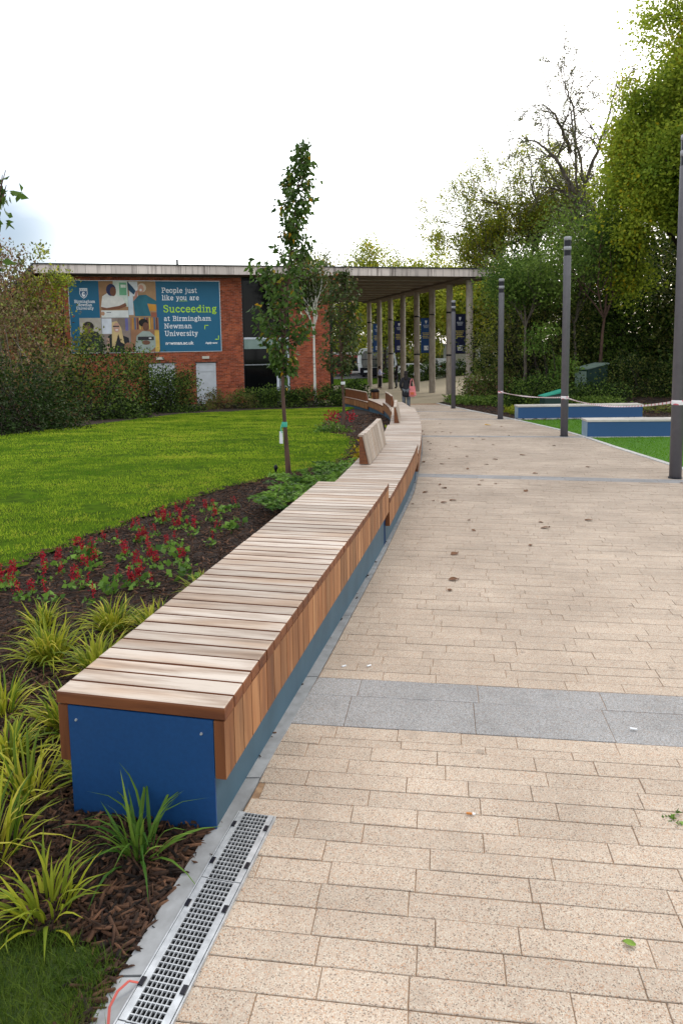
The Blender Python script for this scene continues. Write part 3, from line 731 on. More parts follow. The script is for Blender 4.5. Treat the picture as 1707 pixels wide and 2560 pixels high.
# poster plan units: px (45..1535, 55..735)
ux = lambda x: XL + (x - 45) / 1490 * (XR_ - XL)
uz = lambda y: PZ1 - (y - 55) / 685 * (PZ1 - PZ0)
def flatpoly(mb, pts, c, layer, mats):
    if c not in mats: mats.append(c)
    y = PY - .004 - .0022 * layer
    P = [(ux(a), uz(b)) for a, b in pts]; A = sum(P[i][0] * P[(i + 1) % len(P)][1] - P[(i + 1) % len(P)][0] * P[i][1] for i in range(len(P)))
    if A < 0: P = P[::-1]
    mb.prism(P, y, y + .0018 if layer else PY - .0005, mats.index(c))
def ell(cx, cy, rx, ry, n=14, a0=0): return [(cx + rx * math.cos(a0 + 2 * math.pi * i / n), cy + ry * math.sin(a0 + 2 * math.pi * i / n)) for i in range(n)]
def rect(a, b, c, d): return [(a, c), (b, c), (b, d), (a, d)]
def photo(items):
    mb = MB(); mats = []
    for L, (pts, c) in enumerate(items): flatpoly(mb, pts, c, L, mats)
    obj('photo', mb.mesh('photo', [flat(c) for c in mats]), pos)
photo([(rect(330, 610, 55, 404), (.36, .20, .10)), (rect(470, 610, 55, 300), (.62, .70, .62)), (rect(530, 600, 70, 190), (.16, .42, .24)), (rect(545, 595, 90, 118), (.75, .80, .72)),
       ([(345, 300), (362, 200), (420, 165), (500, 195), (560, 215), (585, 280), (540, 310), (420, 325)], (.74, .73, .68)), (ell(450, 140, 48, 58), (.03, .035, .10)), (ell(468, 155, 30, 45), (.18, .075, .045)), ([(345, 300), (400, 312), (520, 292), (585, 262), (596, 295), (520, 322), (360, 330)], (.22, .09, .05)), (rect(345, 610, 335, 404), (.70, .72, .70)), (rect(395, 440, 352, 358), (.1, .12, .14)), (ell(360, 365, 18, 20), (.45, .26, .16))])
photo([(rect(612, 888, 55, 404), (.38, .23, .12)), (rect(625, 710, 60, 200), (.66, .70, .72)), (rect(780, 888, 268, 340), (.58, .27, .04)), (rect(612, 660, 200, 380), (.55, .62, .66)),
       ([(612, 60), (660, 110), (690, 150), (670, 185), (618, 140)], (.02, .07, .13)), ([(660, 250), (720, 190), (790, 185), (890, 245), (890, 280), (800, 270), (830, 390), (672, 392)], (.025, .14, .19)), (ell(752, 118, 42, 44), (.62, .52, .40)), (ell(744, 126, 27, 38), (.56, .30, .22)), (ell(740, 140, 12, 12), (.75, .72, .70)), ([(690, 150), (715, 140), (700, 210), (660, 250)], (.45, .22, .17)), (rect(832, 888, 355, 400), (.30, .10, .06))])
photo([(rect(130, 340, 406, 740), (.44, .40, .34)), ([(130, 560), (200, 520), (300, 540), (345, 600), (345, 735), (130, 735)], (.03, .035, .03)), (ell(212, 490, 55, 50), (.03, .022, .018)), (ell(205, 512, 32, 42), (.16, .09, .07)), (rect(190, 260, 680, 715), (.50, .42, .18))])
photo([(rect(342, 618, 406, 740), (.28, .22, .19)), (rect(344, 440, 412, 560), (.66, .70, .76)), (rect(500, 575, 412, 520), (.22, .17, .14)), (rect(572, 600, 412, 530), (.16, .15, .35)), ([(385, 740), (400, 580), (470, 545), (600, 600), (615, 740)], (.02, .02, .025)), ([(432, 700), (440, 450), (490, 436), (530, 500), (556, 660), (520, 640), (500, 560), (455, 700)], (.60, .45, .22)), (ell(486, 500, 32, 48), (.55, .32, .24)), (rect(450, 512, 482, 494), (.03, .03, .035)), (ell(487, 522, 14, 7), (.78, .75, .72)), (rect(384, 410, 600, 735), (.52, .33, .25)), (ell(590, 690, 38, 45), (.30, .15, .09))])
it = [(rect(620, 903, 406, 740), (.34, .17, .09))]
for i in range(11): it.append((rect(640 + i * 24, 652 + i * 24, 406, 520), [(.50, .26, .04), (.03, .12, .25), (.12, .03, .03), (.60, .45, .10)][i % 4]))
it += [(rect(860, 905, 530, 740), (.62, .42, .10)), ([(650, 735), (680, 580), (740, 535), (810, 540), (865, 590), (865, 690), (800, 740)], (.32, .38, .34)), (rect(690, 850, 590, 625), (.025, .03, .035)), (ell(752, 455, 48, 38), (.012, .01, .01)), (ell(772, 492, 30, 40), (.16, .07, .045)), (ell(770, 648, 42, 22), (.17, .08, .05)), (rect(800, 825, 600, 612), (.7, .7, .7))]
photo(it)
FONT = {}
def text(body, px, baseline, height, color, bold=0.0, align='LEFT', parent=pos, name='lettering', yoff=-.010, xs=1.0, serif=False):
    cu = bpy.data.curves.new(name, 'FONT'); cu.body = body; cu.align_x = align; cu.size = height / .73 ; cu.offset = bold; cu.extrude = .002; cu.space_character = 1.0 + bold * 4
    cu.materials.append(flat(color)); o = bpy.data.objects.new(name, cu); COL.objects.link(o); o.parent = parent
    dg = bpy.context.evaluated_depsgraph_get(); me = bpy.data.meshes.new_from_object(o.evaluated_get(dg)); bpy.data.objects.remove(o)
    o = obj(name, me, parent, (px, PY + yoff, baseline), (math.pi / 2, 0, 0)); return o
WH, LIME = (.80, .82, .84), (.42, .72, .04)
ppm = 1490 / (XR_ - XL)
LET = {}
def slab_text(s, x, base, cap, color, width):
    """bold slab-serif lettering drawn as strokes, fitted to a width (poster px)"""
    GL = {  # strokes on a 0..w x 0..1 grid (cap height 1, x-height .7, descender -.28); each a polyline; '_' entries are serifs
        'P': (.72, [[(.18, 0), (.18, 1)], [(.18, 1), (.48, 1), (.66, .88), (.66, .62), (.48, .48), (.18, .48)], [(0, 0), (.38, 0)], [(0, 1), (.2, 1)]]),
        'e': (.62, [[(.1, .37), (.56, .37), (.54, .58), (.36, .7), (.16, .6), (.08, .35), (.16, .08), (.36, 0), (.56, .12)]]),
        'o': (.64, [[(.34, 0), (.14, .1), (.08, .35), (.14, .6), (.34, .7), (.54, .6), (.6, .35), (.54, .1), (.34, 0)]]),
        'p': (.70, [[(.18, -.28), (.18, .7)], [(.18, .62), (.4, .7), (.6, .58), (.64, .35), (.58, .1), (.4, 0), (.18, .08)], [(0, -.28), (.36, -.28)], [(0, .7), (.18, .7)]]),
        'l': (.36, [[(.18, 0), (.18, 1)], [(0, 0), (.36, 0)], [(0, 1), (.18, 1)]]),
        'j': (.34, [[(.2, .7), (.2, -.12), (.12, -.28), (-.06, -.26)], [(.02, .7), (.2, .7)], [(.2, .9), (.2, 1.0)]]),
        'u': (.72, [[(.16, .7), (.16, .16), (.28, 0), (.44, .02), (.56, .14)], [(.56, .7), (.56, 0), (.70, 0)], [(0, .7), (.16, .7)], [(.42, .7), (.56, .7)]]),
        's': (.54, [[(.46, .56), (.28, .7), (.1, .6), (.1, .46), (.28, .37), (.46, .27), (.48, .12), (.28, 0), (.06, .12)]]),
        't': (.46, [[(.2, .92), (.2, .12), (.3, 0), (.44, .08)], [(.02, .7), (.42, .7)]]),
        'i': (.36, [[(.18, 0), (.18, .7)], [(0, 0), (.36, 0)], [(0, .7), (.18, .7)], [(.18, .9), (.18, 1.0)]]),
        'k': (.70, [[(.16, 0), (.16, 1)], [(.16, .28), (.5, .7)], [(.28, .42), (.56, 0)], [(0, 0), (.32, 0)], [(0, 1), (.16, 1)], [(.44, 0), (.70, 0)], [(.36, .7), (.64, .7)]]),
        'y': (.66, [[(.14, .7), (.35, .04)], [(.56, .7), (.28, -.2), (.08, -.28)], [(0, .7), (.28, .7)], [(.42, .7), (.68, .7)]]),
        'a': (.62, [[(.1, .58), (.28, .7), (.46, .6), (.48, .1), (.6, 0)], [(.46, .4), (.2, .38), (.08, .2), (.2, 0), (.36, .02), (.48, .14)]]),
        'r': (.52, [[(.16, 0), (.16, .7)], [(.16, .5), (.32, .68), (.48, .66)], [(0, 0), (.34, 0)], [(0, .7), (.16, .7)]]),
        'S': (.68, [[(.58, .76), (.54, .92), (.34, 1), (.12, .9), (.1, .68), (.32, .54), (.56, .42), (.6, .2), (.4, 0), (.16, .06), (.08, .26)]]),
        'c': (.58, [[(.52, .54), (.36, .7), (.16, .6), (.08, .35), (.16, .1), (.36, 0), (.54, .12)]]),
        'd': (.72, [[(.56, 1), (.56, 0), (.70, 0)], [(.56, .6), (.36, .7), (.14, .6), (.08, .35), (.14, .1), (.36, 0), (.56, .1)], [(.42, 1), (.56, 1)]]),
        'n': (.74, [[(.16, 0), (.16, .7)], [(.16, .54), (.38, .7), (.54, .6), (.56, 0)], [(0, 0), (.30, 0)], [(.44, 0), (.72, 0)], [(0, .7), (.16, .7)]]),
        'g': (.64, [[(.3, .24), (.12, .36), (.12, .58), (.3, .7), (.48, .58), (.48, .36), (.3, .24)], [(.44, .66), (.6, .72)], [(.2, .24), (.12, .12), (.4, .02), (.56, -.1), (.4, -.28), (.12, -.24), (.1, -.06), (.3, .03)]]),
        'B': (.74, [[(.18, 0), (.18, 1)], [(0, 1), (.46, 1), (.62, .88), (.62, .66), (.46, .54), (.18, .54)], [(.46, .54), (.66, .42), (.66, .14), (.48, 0), (0, 0)]]),
        'm': (1.06, [[(.16, 0), (.16, .7)], [(.16, .54), (.36, .7), (.50, .6), (.52, 0)], [(.52, .54), (.72, .7), (.86, .6), (.88, 0)], [(0, 0), (.30, 0)], [(.40, 0), (.66, 0)], [(.76, 0), (1.04, 0)], [(0, .7), (.16, .7)]]),
        'h': (.74, [[(.16, 0), (.16, 1)], [(.16, .54), (.38, .7), (.54, .6), (.56, 0)], [(0, 0), (.30, 0)], [(.44, 0), (.72, 0)], [(0, 1), (.16, 1)]]),
        'N': (.90, [[(.16, 0), (.16, 1), (.72, 0), (.72, 1)], [(0, 0), (.34, 0)], [(0, 1), (.2, 1)], [(.56, 1), (.88, 1)]]),
        'w': (.98, [[(.12, .7), (.3, 0), (.5, .66), (.7, 0), (.88, .7)], [(0, .7), (.28, .7)], [(.74, .7), (1.0, .7)]]),
        'U': (.86, [[(.18, 1), (.18, .24), (.32, .02), (.54, .02), (.68, .24), (.68, 1)], [(0, 1), (.34, 1)], [(.54, 1), (.84, 1)]]),
        'v': (.66, [[(.12, .7), (.34, 0), (.56, .7)], [(0, .7), (.28, .7)], [(.42, .7), (.68, .7)]]), ' ': (.40, [])}
    tot = sum(GL[c][0] + .09 for c in s); k = width / tot
    mb = MB(); cx = x; th = cap * .155
    y0 = PY - .012
    for ch in s:
        w, st = GL[ch]
        for j, pl in enumerate(st):
            pts = [(cx + a * k, base - b * cap) for a, b in pl]
            for (a, b), (c, d) in zip(pts, pts[1:]):
                L = math.hypot(c - a, d - b)
                if L < 1e-6: continue
                horiz = abs(d - b) < abs(c - a) * .3
                hw = th * (.36 if horiz else .52); ex = hw * .55
                dx, dy = (c - a) / L, (d - b) / L; nx, ny = -dy * hw, dx * hw
                q = [(a - dx * ex + nx, b - dy * ex + ny), (c + dx * ex + nx, d + dy * ex + ny), (c + dx * ex - nx, d + dy * ex - ny), (a - dx * ex - nx, b - dy * ex - ny)]
                yo = y0 - random.uniform(0, .002)
                P = [(ux(p), uz(r_)) for p, r_ in q]
                if sum(P[i][0] * P[(i + 1) % 4][1] - P[(i + 1) % 4][0] * P[i][1] for i in range(4)) < 0: P = P[::-1]
                mb.prism(P, yo, PY - .002)
        cx += (w + .09) * k
    obj('lettering', mb.mesh('lettering', flat(color)), pos)
slab_text('People just', 948, 165, 46, WH, 360)
slab_text('like you are', 948, 236, 46, WH, 378)
slab_text('Succeeding', 956, 354, 66, LIME, 552)
slab_text('at Birmingham', 958, 438, 44, WH, 486)
slab_text('Newman', 960, 511, 44, WH, 284)
slab_text('University', 962, 585, 46, WH, 340)
slab_text('Birmingham', 92, 262, 26, WH, 200)
slab_text('Newman', 122, 294, 26, WH, 140)
slab_text('University', 108, 327, 26, WH, 166)
text('newman.ac.uk', ux(965), uz(672), .165, WH, .008)
text('Apply now', ux(1374), uz(668), .095, WH, .006)
mb = MB(); mats = []
flatpoly(mb, rect(1118, 1203, 243, 248), LIME, 3, mats)
for a in (rect(1368, 1410, 482, 490), rect(1368, 1376, 482, 524), rect(1474, 1516, 621, 629), rect(1508, 1516, 588, 629)): flatpoly(mb, a, LIME, random.choice((3, 4)) if False else 3, mats)
obj('underline', mb.mesh('underline', [flat(c) for c in mats]), pos)
mb = MB(); mats = []
sh = lambda k: [(184 - 38 * k, 172 - 48 * k), (184 + 38 * k, 172 - 48 * k), (184 + 38 * k, 172 + 8 * k), (184 + 24 * k, 172 + 34 * k), (184, 172 + 50 * k), (184 - 24 * k, 172 + 34 * k), (184 - 38 * k, 172 + 8 * k)]
flatpoly(mb, sh(1), WH, 1, mats); flatpoly(mb, sh(.86), (.012, .10, .23), 2, mats); flatpoly(mb, rect(153, 215, 130, 152), WH, 3, mats); flatpoly(mb, ell(184, 182, 17, 24), WH, 4, mats); flatpoly(mb, ell(190, 178, 7, 10), (.012, .10, .23), 5, mats)
for i in range(3): flatpoly(mb, ell(166 + i * 18, 141, 5, 5, 8), (.012, .10, .23), 4, mats)
obj('crest', mb.mesh('crest', [flat(c) for c in mats]), pos)

# ---------------------------------------------------------------- column banners
for n_, (off, c1, lab) in enumerate(((3.59, (.008, .012, .05), 'navy hanging banner on the second canopy column, nearest the lamp post'), (8.86, (.012, .06, .20), 'brighter blue hanging banner on the fourth canopy column'), (14.13, (.009, .016, .085), 'dark blue hanging banner above the standing pair'), (19.4, (.012, .055, .17), 'blue hanging banner on the rearmost canopy column'))):
    x = -.78 - .32 * (off / 19.4) + .20; W, Z0, Z1 = .70, 1.10, 3.32
    root = thing('column_banner', lab, 'banner', (7.93, 36.1, 0), BA, 'hanging banners on the canopy columns')
    bx = lambda u: x + .09 + u * W; bz = lambda v: Z0 + v * (Z1 - Z0)
    mb = MB(); mb.box(bx(0), bx(1), off - .008, off + .008, Z0, Z1); obj('cloth', mb.mesh('cloth', flat(c1)), root)
    mb = MB(); 
    for z in (Z0 - .02, Z1 + .02): mb.box(x - .01, bx(1) + .03, off - .015, off + .015, z - .018, z + .018)
    obj('arm', mb.mesh('arm', m_strap), root)
    mb = MB(); f0 = off - .012; mats = [flat(WH), flat((.55, .45, .12)), flat((.62, .66, .72))]
    R_ = lambda u0, u1, v0, v1, mi: mb.box(bx(u0), bx(u1), f0, off - .0085, bz(v0), bz(v1), mi)
    R_(.40, .60, .895, .935, 0); R_(.43, .57, .865, .894, 0); R_(.47, .53, .845, .864, 0)
    for (a, b, v) in ((.22, .78, .79), (.26, .74, .755), (.3, .7, .72)):
        u = a
        while u < b: w = random.uniform(.04, .09); R_(u, min(u + w, b), v, v + .017, 2); u += w + .022
    for j in range(4):
        u = .14 + .05 * (j % 2); b = .86 - .07 * (j % 3)
        while u < b: w = random.uniform(.06, .13); R_(u, min(u + w, b), .56 - j * .048, .584 - j * .048, 1); u += w + .03
    R_(.30, .34, .07, .2, 0); R_(.66, .70, .07, .2, 0); R_(.345, .655, .18, .2, 0); R_(.345, .655, .07, .09, 0); R_(.40, .58, .12, .155, 0)
    if n_ == 1: mb.box(bx(.345), bx(.655), f0 + .001, off - .0085, bz(.092), bz(.118), 0); mb.box(bx(.345), bx(.655), f0 + .001, off - .0085, bz(.157), bz(.178), 0)
    obj('print', mb.mesh('print', mats), root)

# ================================================================== FOLIAGE TOOLS
import zlib
def reseed(label):
    global R
    R = np.random.default_rng(zlib.crc32(label.encode()))
def unit(n): 
    v = R.normal(size=(n, 3)); return v / np.linalg.norm(v, axis=1, keepdims=True)
def leaf_arrays(P, size, droop=.0, width=.55, axis=None, up=0.0, tint=None, cup=.18):
    """P (n,3) leaf bases -> folded two-quad-free diamond leaves (one 4-corner face each, bent along the midrib)"""
    n = len(P); d = unit(n) if axis is None else axis + .55 * R.normal(size=(n, 3))
    d[:, 2] += -droop + up; d /= np.linalg.norm(d, axis=1, keepdims=True)
    sd = np.cross(d, unit(n)); sd /= np.maximum(np.linalg.norm(sd, axis=1, keepdims=True), 1e-6)
    nr = np.cross(d, sd); L = size * R.uniform(.65, 1.25, n)[:, None]; W = L * width * .5
    V = np.stack([P, P + d * L * .42 + sd * W + nr * L * cup, P + d * L, P + d * L * .42 - sd * W + nr * L * cup], 1).reshape(-1, 3)
    F = np.arange(n * 4).reshape(n, 4)
    return V, F, (R.random(n) if tint is None else tint)
def leaves(name, P, size, mat, parent=None, org=(0, 0, 0), **k):
    V, F, T = leaf_arrays(np.asarray(P, float), size, **k)
    return obj(name, mesh_np(name, V - np.asarray(org), F, mat, T), parent)
def seg_mesh(name, segs, mat, parent, org, n=5):
    """segs: list of (p0,p1,r0,r1)"""
    A = np.array([s[0] for s in segs], float); B = np.array([s[1] for s in segs], float); r0 = np.array([s[2] for s in segs]); r1 = np.array([s[3] for s in segs])
    d = B - A; d /= np.maximum(np.linalg.norm(d, axis=1, keepdims=True), 1e-9)
    ref = np.where(np.abs(d[:, 2:3]) < .9, np.array([[0, 0, 1.]]), np.array([[1., 0, 0]])); u = np.cross(d, ref); u /= np.linalg.norm(u, axis=1, keepdims=True); w = np.cross(d, u)
    m = len(segs); a = np.arange(n) * 2 * np.pi / n
    ring = u[:, None, :] * np.cos(a)[None, :, None] + w[:, None, :] * np.sin(a)[None, :, None]
    V = np.concatenate([A[:, None, :] + ring * r0[:, None, None], B[:, None, :] + ring * r1[:, None, None]], 1).reshape(-1, 3)
    base = (np.arange(m) * 2 * n)[:, None]; i = np.arange(n)[None, :]; j = (i + 1) % n
    F = np.stack([base + i, base + j, base + n + j, base + n + i], -1).reshape(-1, 4)
    return obj(name, mesh_np(name, V - np.asarray(org), F, mat, smooth=True), parent)
def grow(p, d, L, r, lvl, maxl, segs, tips, spread=.6, nb=(2, 4), up=.15, shrink=.68, wob_=.16, k=4):
    p = np.array(p, float); d = np.array(d, float); d /= np.linalg.norm(d); st = L / k; r_end = r * (.7 if lvl < maxl else .35)
    nodes = []
    for i in range(k):
        d = d + R.normal(size=3) * wob_ + np.array([0, 0, up * .3]); d /= np.linalg.norm(d)
        q = p + d * st; ra = r + (r_end - r) * i / k; rb = r + (r_end - r) * (i + 1) / k
        segs.append((p, q, ra, rb)); p = q; nodes.append((q, d.copy(), rb))
    if lvl == maxl:
        for q, dd_, _ in nodes: tips.append((q, dd_))
        return
    for b in range(R.integers(nb[0], nb[1] + 1)):
        q, dd_, rb = nodes[R.integers(max(0, k // 2 - 1), k)]
        s = unit(1)[0]; s -= dd_ * s.dot(dd_); s /= np.linalg.norm(s)
        nd_ = dd_ * (1 - spread * .5) + s * spread + np.array([0, 0, up])
        grow(q, nd_, L * shrink * R.uniform(.75, 1.2), rb * .72, lvl + 1, maxl, segs, tips, spread, nb, up, shrink, wob_, k)
    q, dd_, rb = nodes[-1]; grow(q, dd_, L * shrink, rb * .9, lvl + 1, maxl, segs, tips, spread, nb, up, shrink, wob_, k)
def tree(name, label, x, y, H, trunk_h, mat_leaf, mat_bark, r0, maxl=4, per=14, sig=.35, size=.12, spread=.6, nb=(2, 4), up=.15, shrink=.68, lean=(0, 0), group=None, droop=.2, L0=None, stems=1, wob_=.14, keep=None, z=None, cat='tree', wid=.6, minr=0.0, W=None):
    reseed(label); z = G(x, y) - .05 if z is None else z
    root = thing(name, label, cat, (x, y, z), 0, group); segs, tips = [], []
    for s_ in range(stems):
        d0 = np.array([lean[0], lean[1], 1.0]) + (R.normal(size=3) * np.array([.25, .25, 0]) if stems > 1 else 0)
        p = np.array([x, y, z]); k = 5; rr = r0 * (1 if stems == 1 else .65); pts = [p.copy()]
        for i in range(k):
            dd_ = d0 + R.normal(size=3) * .05; q = p + dd_ / np.linalg.norm(dd_) * trunk_h / k; segs.append((p, q, rr * (1 - .08 * i) * (1.25 if i == 0 else 1), rr * (1 - .08 * (i + 1)))); p = q
        L = L0 or (H - trunk_h) * (1 - shrink) / (1 - shrink ** (maxl + 1)) * 1.25
        m = R.integers(3, 5)
        for b in range(m):
            a = 2 * np.pi * b / m + R.uniform(0, 1); nd_ = np.array([math.cos(a) * spread, math.sin(a) * spread, .75]) + d0 * .3
            grow(p, nd_, L, rr * .5, 1, maxl, segs, tips, spread, nb, up, shrink, wob_)
        grow(p, d0, L * 1.15, rr * .6, 1, maxl, segs, tips, spread, nb, up, shrink, wob_)
    top = np.percentile([t[0][2] for t in tips], 97.5); f = H / (top - z)   # stretch to the wanted height
    org = np.array([x, y, z])
    cxy = np.mean([t[0][:2] for t in tips], 0); hw = np.percentile([np.hypot(*(t[0][:2] - cxy)) for t in tips], 92); h_ = f ** .5 if W is None else W / hw
    sc_ = lambda q: org + (q - org) * np.array([h_, h_, f])
    segs = [(sc_(a), sc_(b), c, d) for a, b, c, d in segs]
    tp_ = np.array([sc_(t[0]) for t in tips]); td = np.array([t[1] for t in tips])
    segs = [(a, b, max(c, minr), max(d, minr)) for a, b, c, d in segs]
    seg_mesh('trunk', segs, mat_bark, root, org, 6)
    P = np.repeat(tp_, per, 0); D = np.repeat(td, per, 0)
    P = P + R.normal(size=P.shape) * sig
    if keep is not None: m = keep(P); P, D = P[m], D[m]
    tn = np.clip(R.normal(.45, .16, len(P)) + np.repeat(R.normal(size=len(tp_)) * .2, per)[:len(P)] * (keep is None) + .25 * np.array([math.sin(q[0] * 1.3 + q[2] * 1.1) * math.sin(q[1] * 1.1 + q[2] * .7) for q in P]), 0, 1)
    leaves('crown', P, size, mat_leaf, root, org, droop=droop, width=wid, axis=D, tint=tn)
    return root
def fan_tree(name, label, x, y, limbs, r0, mat_leaf, mat_bark, minr, blen, per, sig, size, droop, step=.5, t0=.35, lv=2, spread=.55, up=.1, depth=1.2):
    reseed(label); z = G(x, y) - .1; root = thing(name, label, 'tree', (x, y, z)); org = np.array([x, y, z]); segs, tips = [], []
    for lm in limbs:
        yo = R.normal() * depth; n = len(lm); P = [np.array([a, y + yo * (i / (n - 1)) ** 1.3, b]) for i, (a, b) in enumerate(lm)]
        C = []
        for i in range(n - 1):
            p0, p1, p2, p3 = P[max(i - 1, 0)], P[i], P[i + 1], P[min(i + 2, n - 1)]
            for t in np.linspace(0, 1, 5, endpoint=False): C.append(.5 * ((2 * p1) + (-p0 + p2) * t + (2 * p0 - 5 * p1 + 4 * p2 - p3) * t * t + (-p0 + 3 * p1 - 3 * p2 + p3) * t ** 3) + R.normal(size=3) * .03)
        C.append(P[-1]); m = len(C) - 1; acc = 0
        for i in range(m):
            f = i / m; r_a, r_b = r0 * (1 - .88 * f), r0 * (1 - .88 * (i + 1) / m); segs.append((C[i], C[i + 1], r_a, r_b)); d = C[i + 1] - C[i]; L = np.linalg.norm(d); d = d / L; acc += L
            while f > t0 and acc > step:
                acc -= step; q = C[i] + d * L * R.random(); s_ = unit(1)[0]; s_ -= d * s_.dot(d); s_ /= np.linalg.norm(s_)
                grow(q, d * .75 + s_ * .7 + np.array([0, 0, .15]), blen * R.uniform(.6, 1.2) * (1.1 - .45 * f), max(r_b * .5, minr), 1, 1 + lv, segs, tips, spread, (1, 2), up, .7, .16)
        grow(C[-1], C[-1] - C[-2], blen * .8, minr, 2, 1 + lv, segs, tips, spread, (1, 3), up, .7, .16)
    segs = [(a, b, max(c, minr), max(d, minr * .8)) for a, b, c, d in segs]; seg_mesh('trunk', segs, mat_bark, root, org, 5)
    P = np.repeat(np.array([t[0] for t in tips]), per, 0); D = np.repeat(np.array([t[1] for t in tips]), per, 0); P = P + R.normal(size=P.shape) * sig
    leaves('crown', P, size, mat_leaf, root, org, droop=droop, width=.6, axis=D); return root
def shrub(name, label, x, y, rx, ry, h, mat, n, size, z=None, group=None, mat2=None, kind='round', seed=0, stems=7, cat='shrub', zc=None, mats_bark=None):
    """loose leafy mass: leaf clumps on a stem skeleton, uneven outline"""
    reseed(label); z = G(x, y) - .03 if z is None else z
    root = thing(name, label, cat, (x, y, z), 0, group); org = np.array([x, y, z])
    K = max(10, int(n / 130)); C = []
    while len(C) < K:
        a = R.uniform(-1, 1, 3)
        if kind == 'box': ok_ = True
        else: ok_ = a[0] ** 2 + a[1] ** 2 + max(a[2], -.35) ** 2 < 1 and a[0] ** 2 + a[1] ** 2 + a[2] ** 2 > .12
        if ok_: C.append(a)
    C = np.array(C); Z = (C[:, 2] * .5 + .5) if kind != 'round' else np.clip((C[:, 2] + .45) / 1.45, 0, 1)
    Cp = np.stack([x + C[:, 0] * rx, y + C[:, 1] * ry, z + Z * h * R.uniform(.88, 1.08, K)], 1)
    idx = R.integers(0, K, n); s_ = min(rx, ry, h) * .22 + size * .4
    P = Cp[idx] + R.normal(size=(n, 3)) * s_ * np.array([1, 1, .8]); P[:, 2] = np.maximum(P[:, 2], z + .02)
    tn = np.clip(R.normal(.42, .2, n) + (R.random(K)[idx] - .5) * .45, 0, 1)
    segs = []
    for i in range(min(K, stems * 4)):
        b = np.array([x + R.normal() * rx * .2, y + R.normal() * ry * .2, z]); q = Cp[i]; m = (b + q) / 2 + R.normal(size=3) * .08 * h
        segs += [(b, m, .012 + .008 * h, .008 + .005 * h), (m, q, .008 + .005 * h, .004)]
    seg_mesh('stems', segs, mats_bark or m_barkd, root, org, 4)
    out = (P - (Cp.mean(0))); out /= np.maximum(np.linalg.norm(out, axis=1, keepdims=True), 1e-6)
    if mat2 is not None:
        sel = R.random(n) < .35; leaves('foliage', P[sel], size, mat2, root, org, tint=tn[sel], axis=out[sel] * .6, width=.6); P, tn, out = P[~sel], tn[~sel], out[~sel]
    leaves('foliage', P, size, mat, root, org, tint=tn, axis=out * .6, width=.6)
    return root

# ------------------------------------------------------------------ young pear trees on the lawn
def pear(label, bx, by, lean_pts, prof, zlo, zhi, nb_, leaf, lsize, per, mat, rt, name='young_pear_tree'):
    reseed(label); z = G(bx, by) - .02; root = thing(name, label, 'tree', (bx, by, z), 0, 'young staked trees on the lawn'); org = np.array([bx, by, z])
    pts = [np.array(q, float) for q in lean_pts]; segs = []
    H0 = pts[0][2]; Ht = pts[-1][2] - H0
    for a, b in zip(pts, pts[1:]):
        fa, fb = (a[2] - H0) / Ht, (b[2] - H0) / Ht; segs.append((a, b, rt * (1 - .92 * fa) * (1.3 if fa == 0 else 1), rt * (1 - .92 * fb)))
    def at(zz):
        for a, b in zip(pts, pts[1:]):
            if a[2] <= zz <= b[2]: return a + (b - a) * (zz - a[2]) / (b[2] - a[2])
        return pts[-1]
    P, D = [], []
    for i in range(nb_):
        zz = zlo + (zhi - zlo) * (i + R.random()) / nb_; rad = interp(prof, zz); a = R.uniform(0, 2 * math.pi); L = rad * R.uniform(.55, 1.15)
        p0 = at(zz - rad * .55); tip = at(min(zz + .0, zhi)) + np.array([math.cos(a) * L, math.sin(a) * L, R.uniform(-.05, .12)]); m = (p0 + tip) / 2 + np.array([math.cos(a), math.sin(a), -.6]) * L * .18
        segs += [(p0, m, .011, .007), (m, tip, .007, .002)]
        for k in range(per):
            f = R.uniform(.25, 1.03); q = (p0 * (1 - f) ** 2 + 2 * m * f * (1 - f) + tip * f * f) + R.normal(size=3) * lsize * .55; P.append(q); D.append([math.cos(a) * .6, math.sin(a) * .6, -.55])
    for k in range(int(nb_ * .9)):
        zz = R.uniform(zlo, zhi); P.append(at(zz) + R.normal(size=3) * .03); D.append([R.normal() * .5, R.normal() * .5, .4])
    seg_mesh('trunk', segs, m_bark, root, org, 8)
    leaves('crown', P, leaf, mat, root, org, axis=np.array(D), droop=.25, width=.62, tint=np.clip(R.beta(2, 2.4, len(P)) + (R.random(len(P)) < .02) * .6, 0, 1))
    return root
t1 = pear('taller young pear tree with dark glossy leaves and a white tag on its trunk', -.84, 10.5,
     [(-.84, 10.5, -.36), (-.87, 10.5, .25), (-.90, 10.5, .9), (-.88, 10.5, 1.6), (-.80, 10.5, 2.4), (-.72, 10.5, 3.2), (-.62, 10.5, 3.9), (-.52, 10.5, 4.45), (-.44, 10.5, 4.82)],
     [(1.15, .10), (1.45, .20), (1.8, .38), (2.2, .52), (2.7, .50), (3.0, .46), (3.18, .30), (3.3, .19), (3.45, .18), (3.7, .23), (4.0, .24), (4.25, .15), (4.5, .08), (4.8, .04)], 1.25, 4.62, 104, .09, .09, 26, l_pear, .036)
mb = MB(); mb.lathe([(.040, .42), (.044, .44), (.042, .47), (.040, .5)], 10, (-.885, 10.5)); mb.tube([(-.925, 10.47, .47), (-.94, 10.455, .40), (-.925, 10.45, .33)], .008, 6)
part('tree_tie', mb, basic('green_tie', (.06, .42, .30), None, 5, .6), t1)
mb = MB(); mb.hexa([(-.965, 10.44, .17), (-.915, 10.45, .165), (-.912, 10.453, .165), (-.962, 10.443, .17), (-.962, 10.44, .36), (-.915, 10.45, .36), (-.912, 10.453, .36), (-.959, 10.443, .36)]); part('label_tag', mb, m_white, t1)
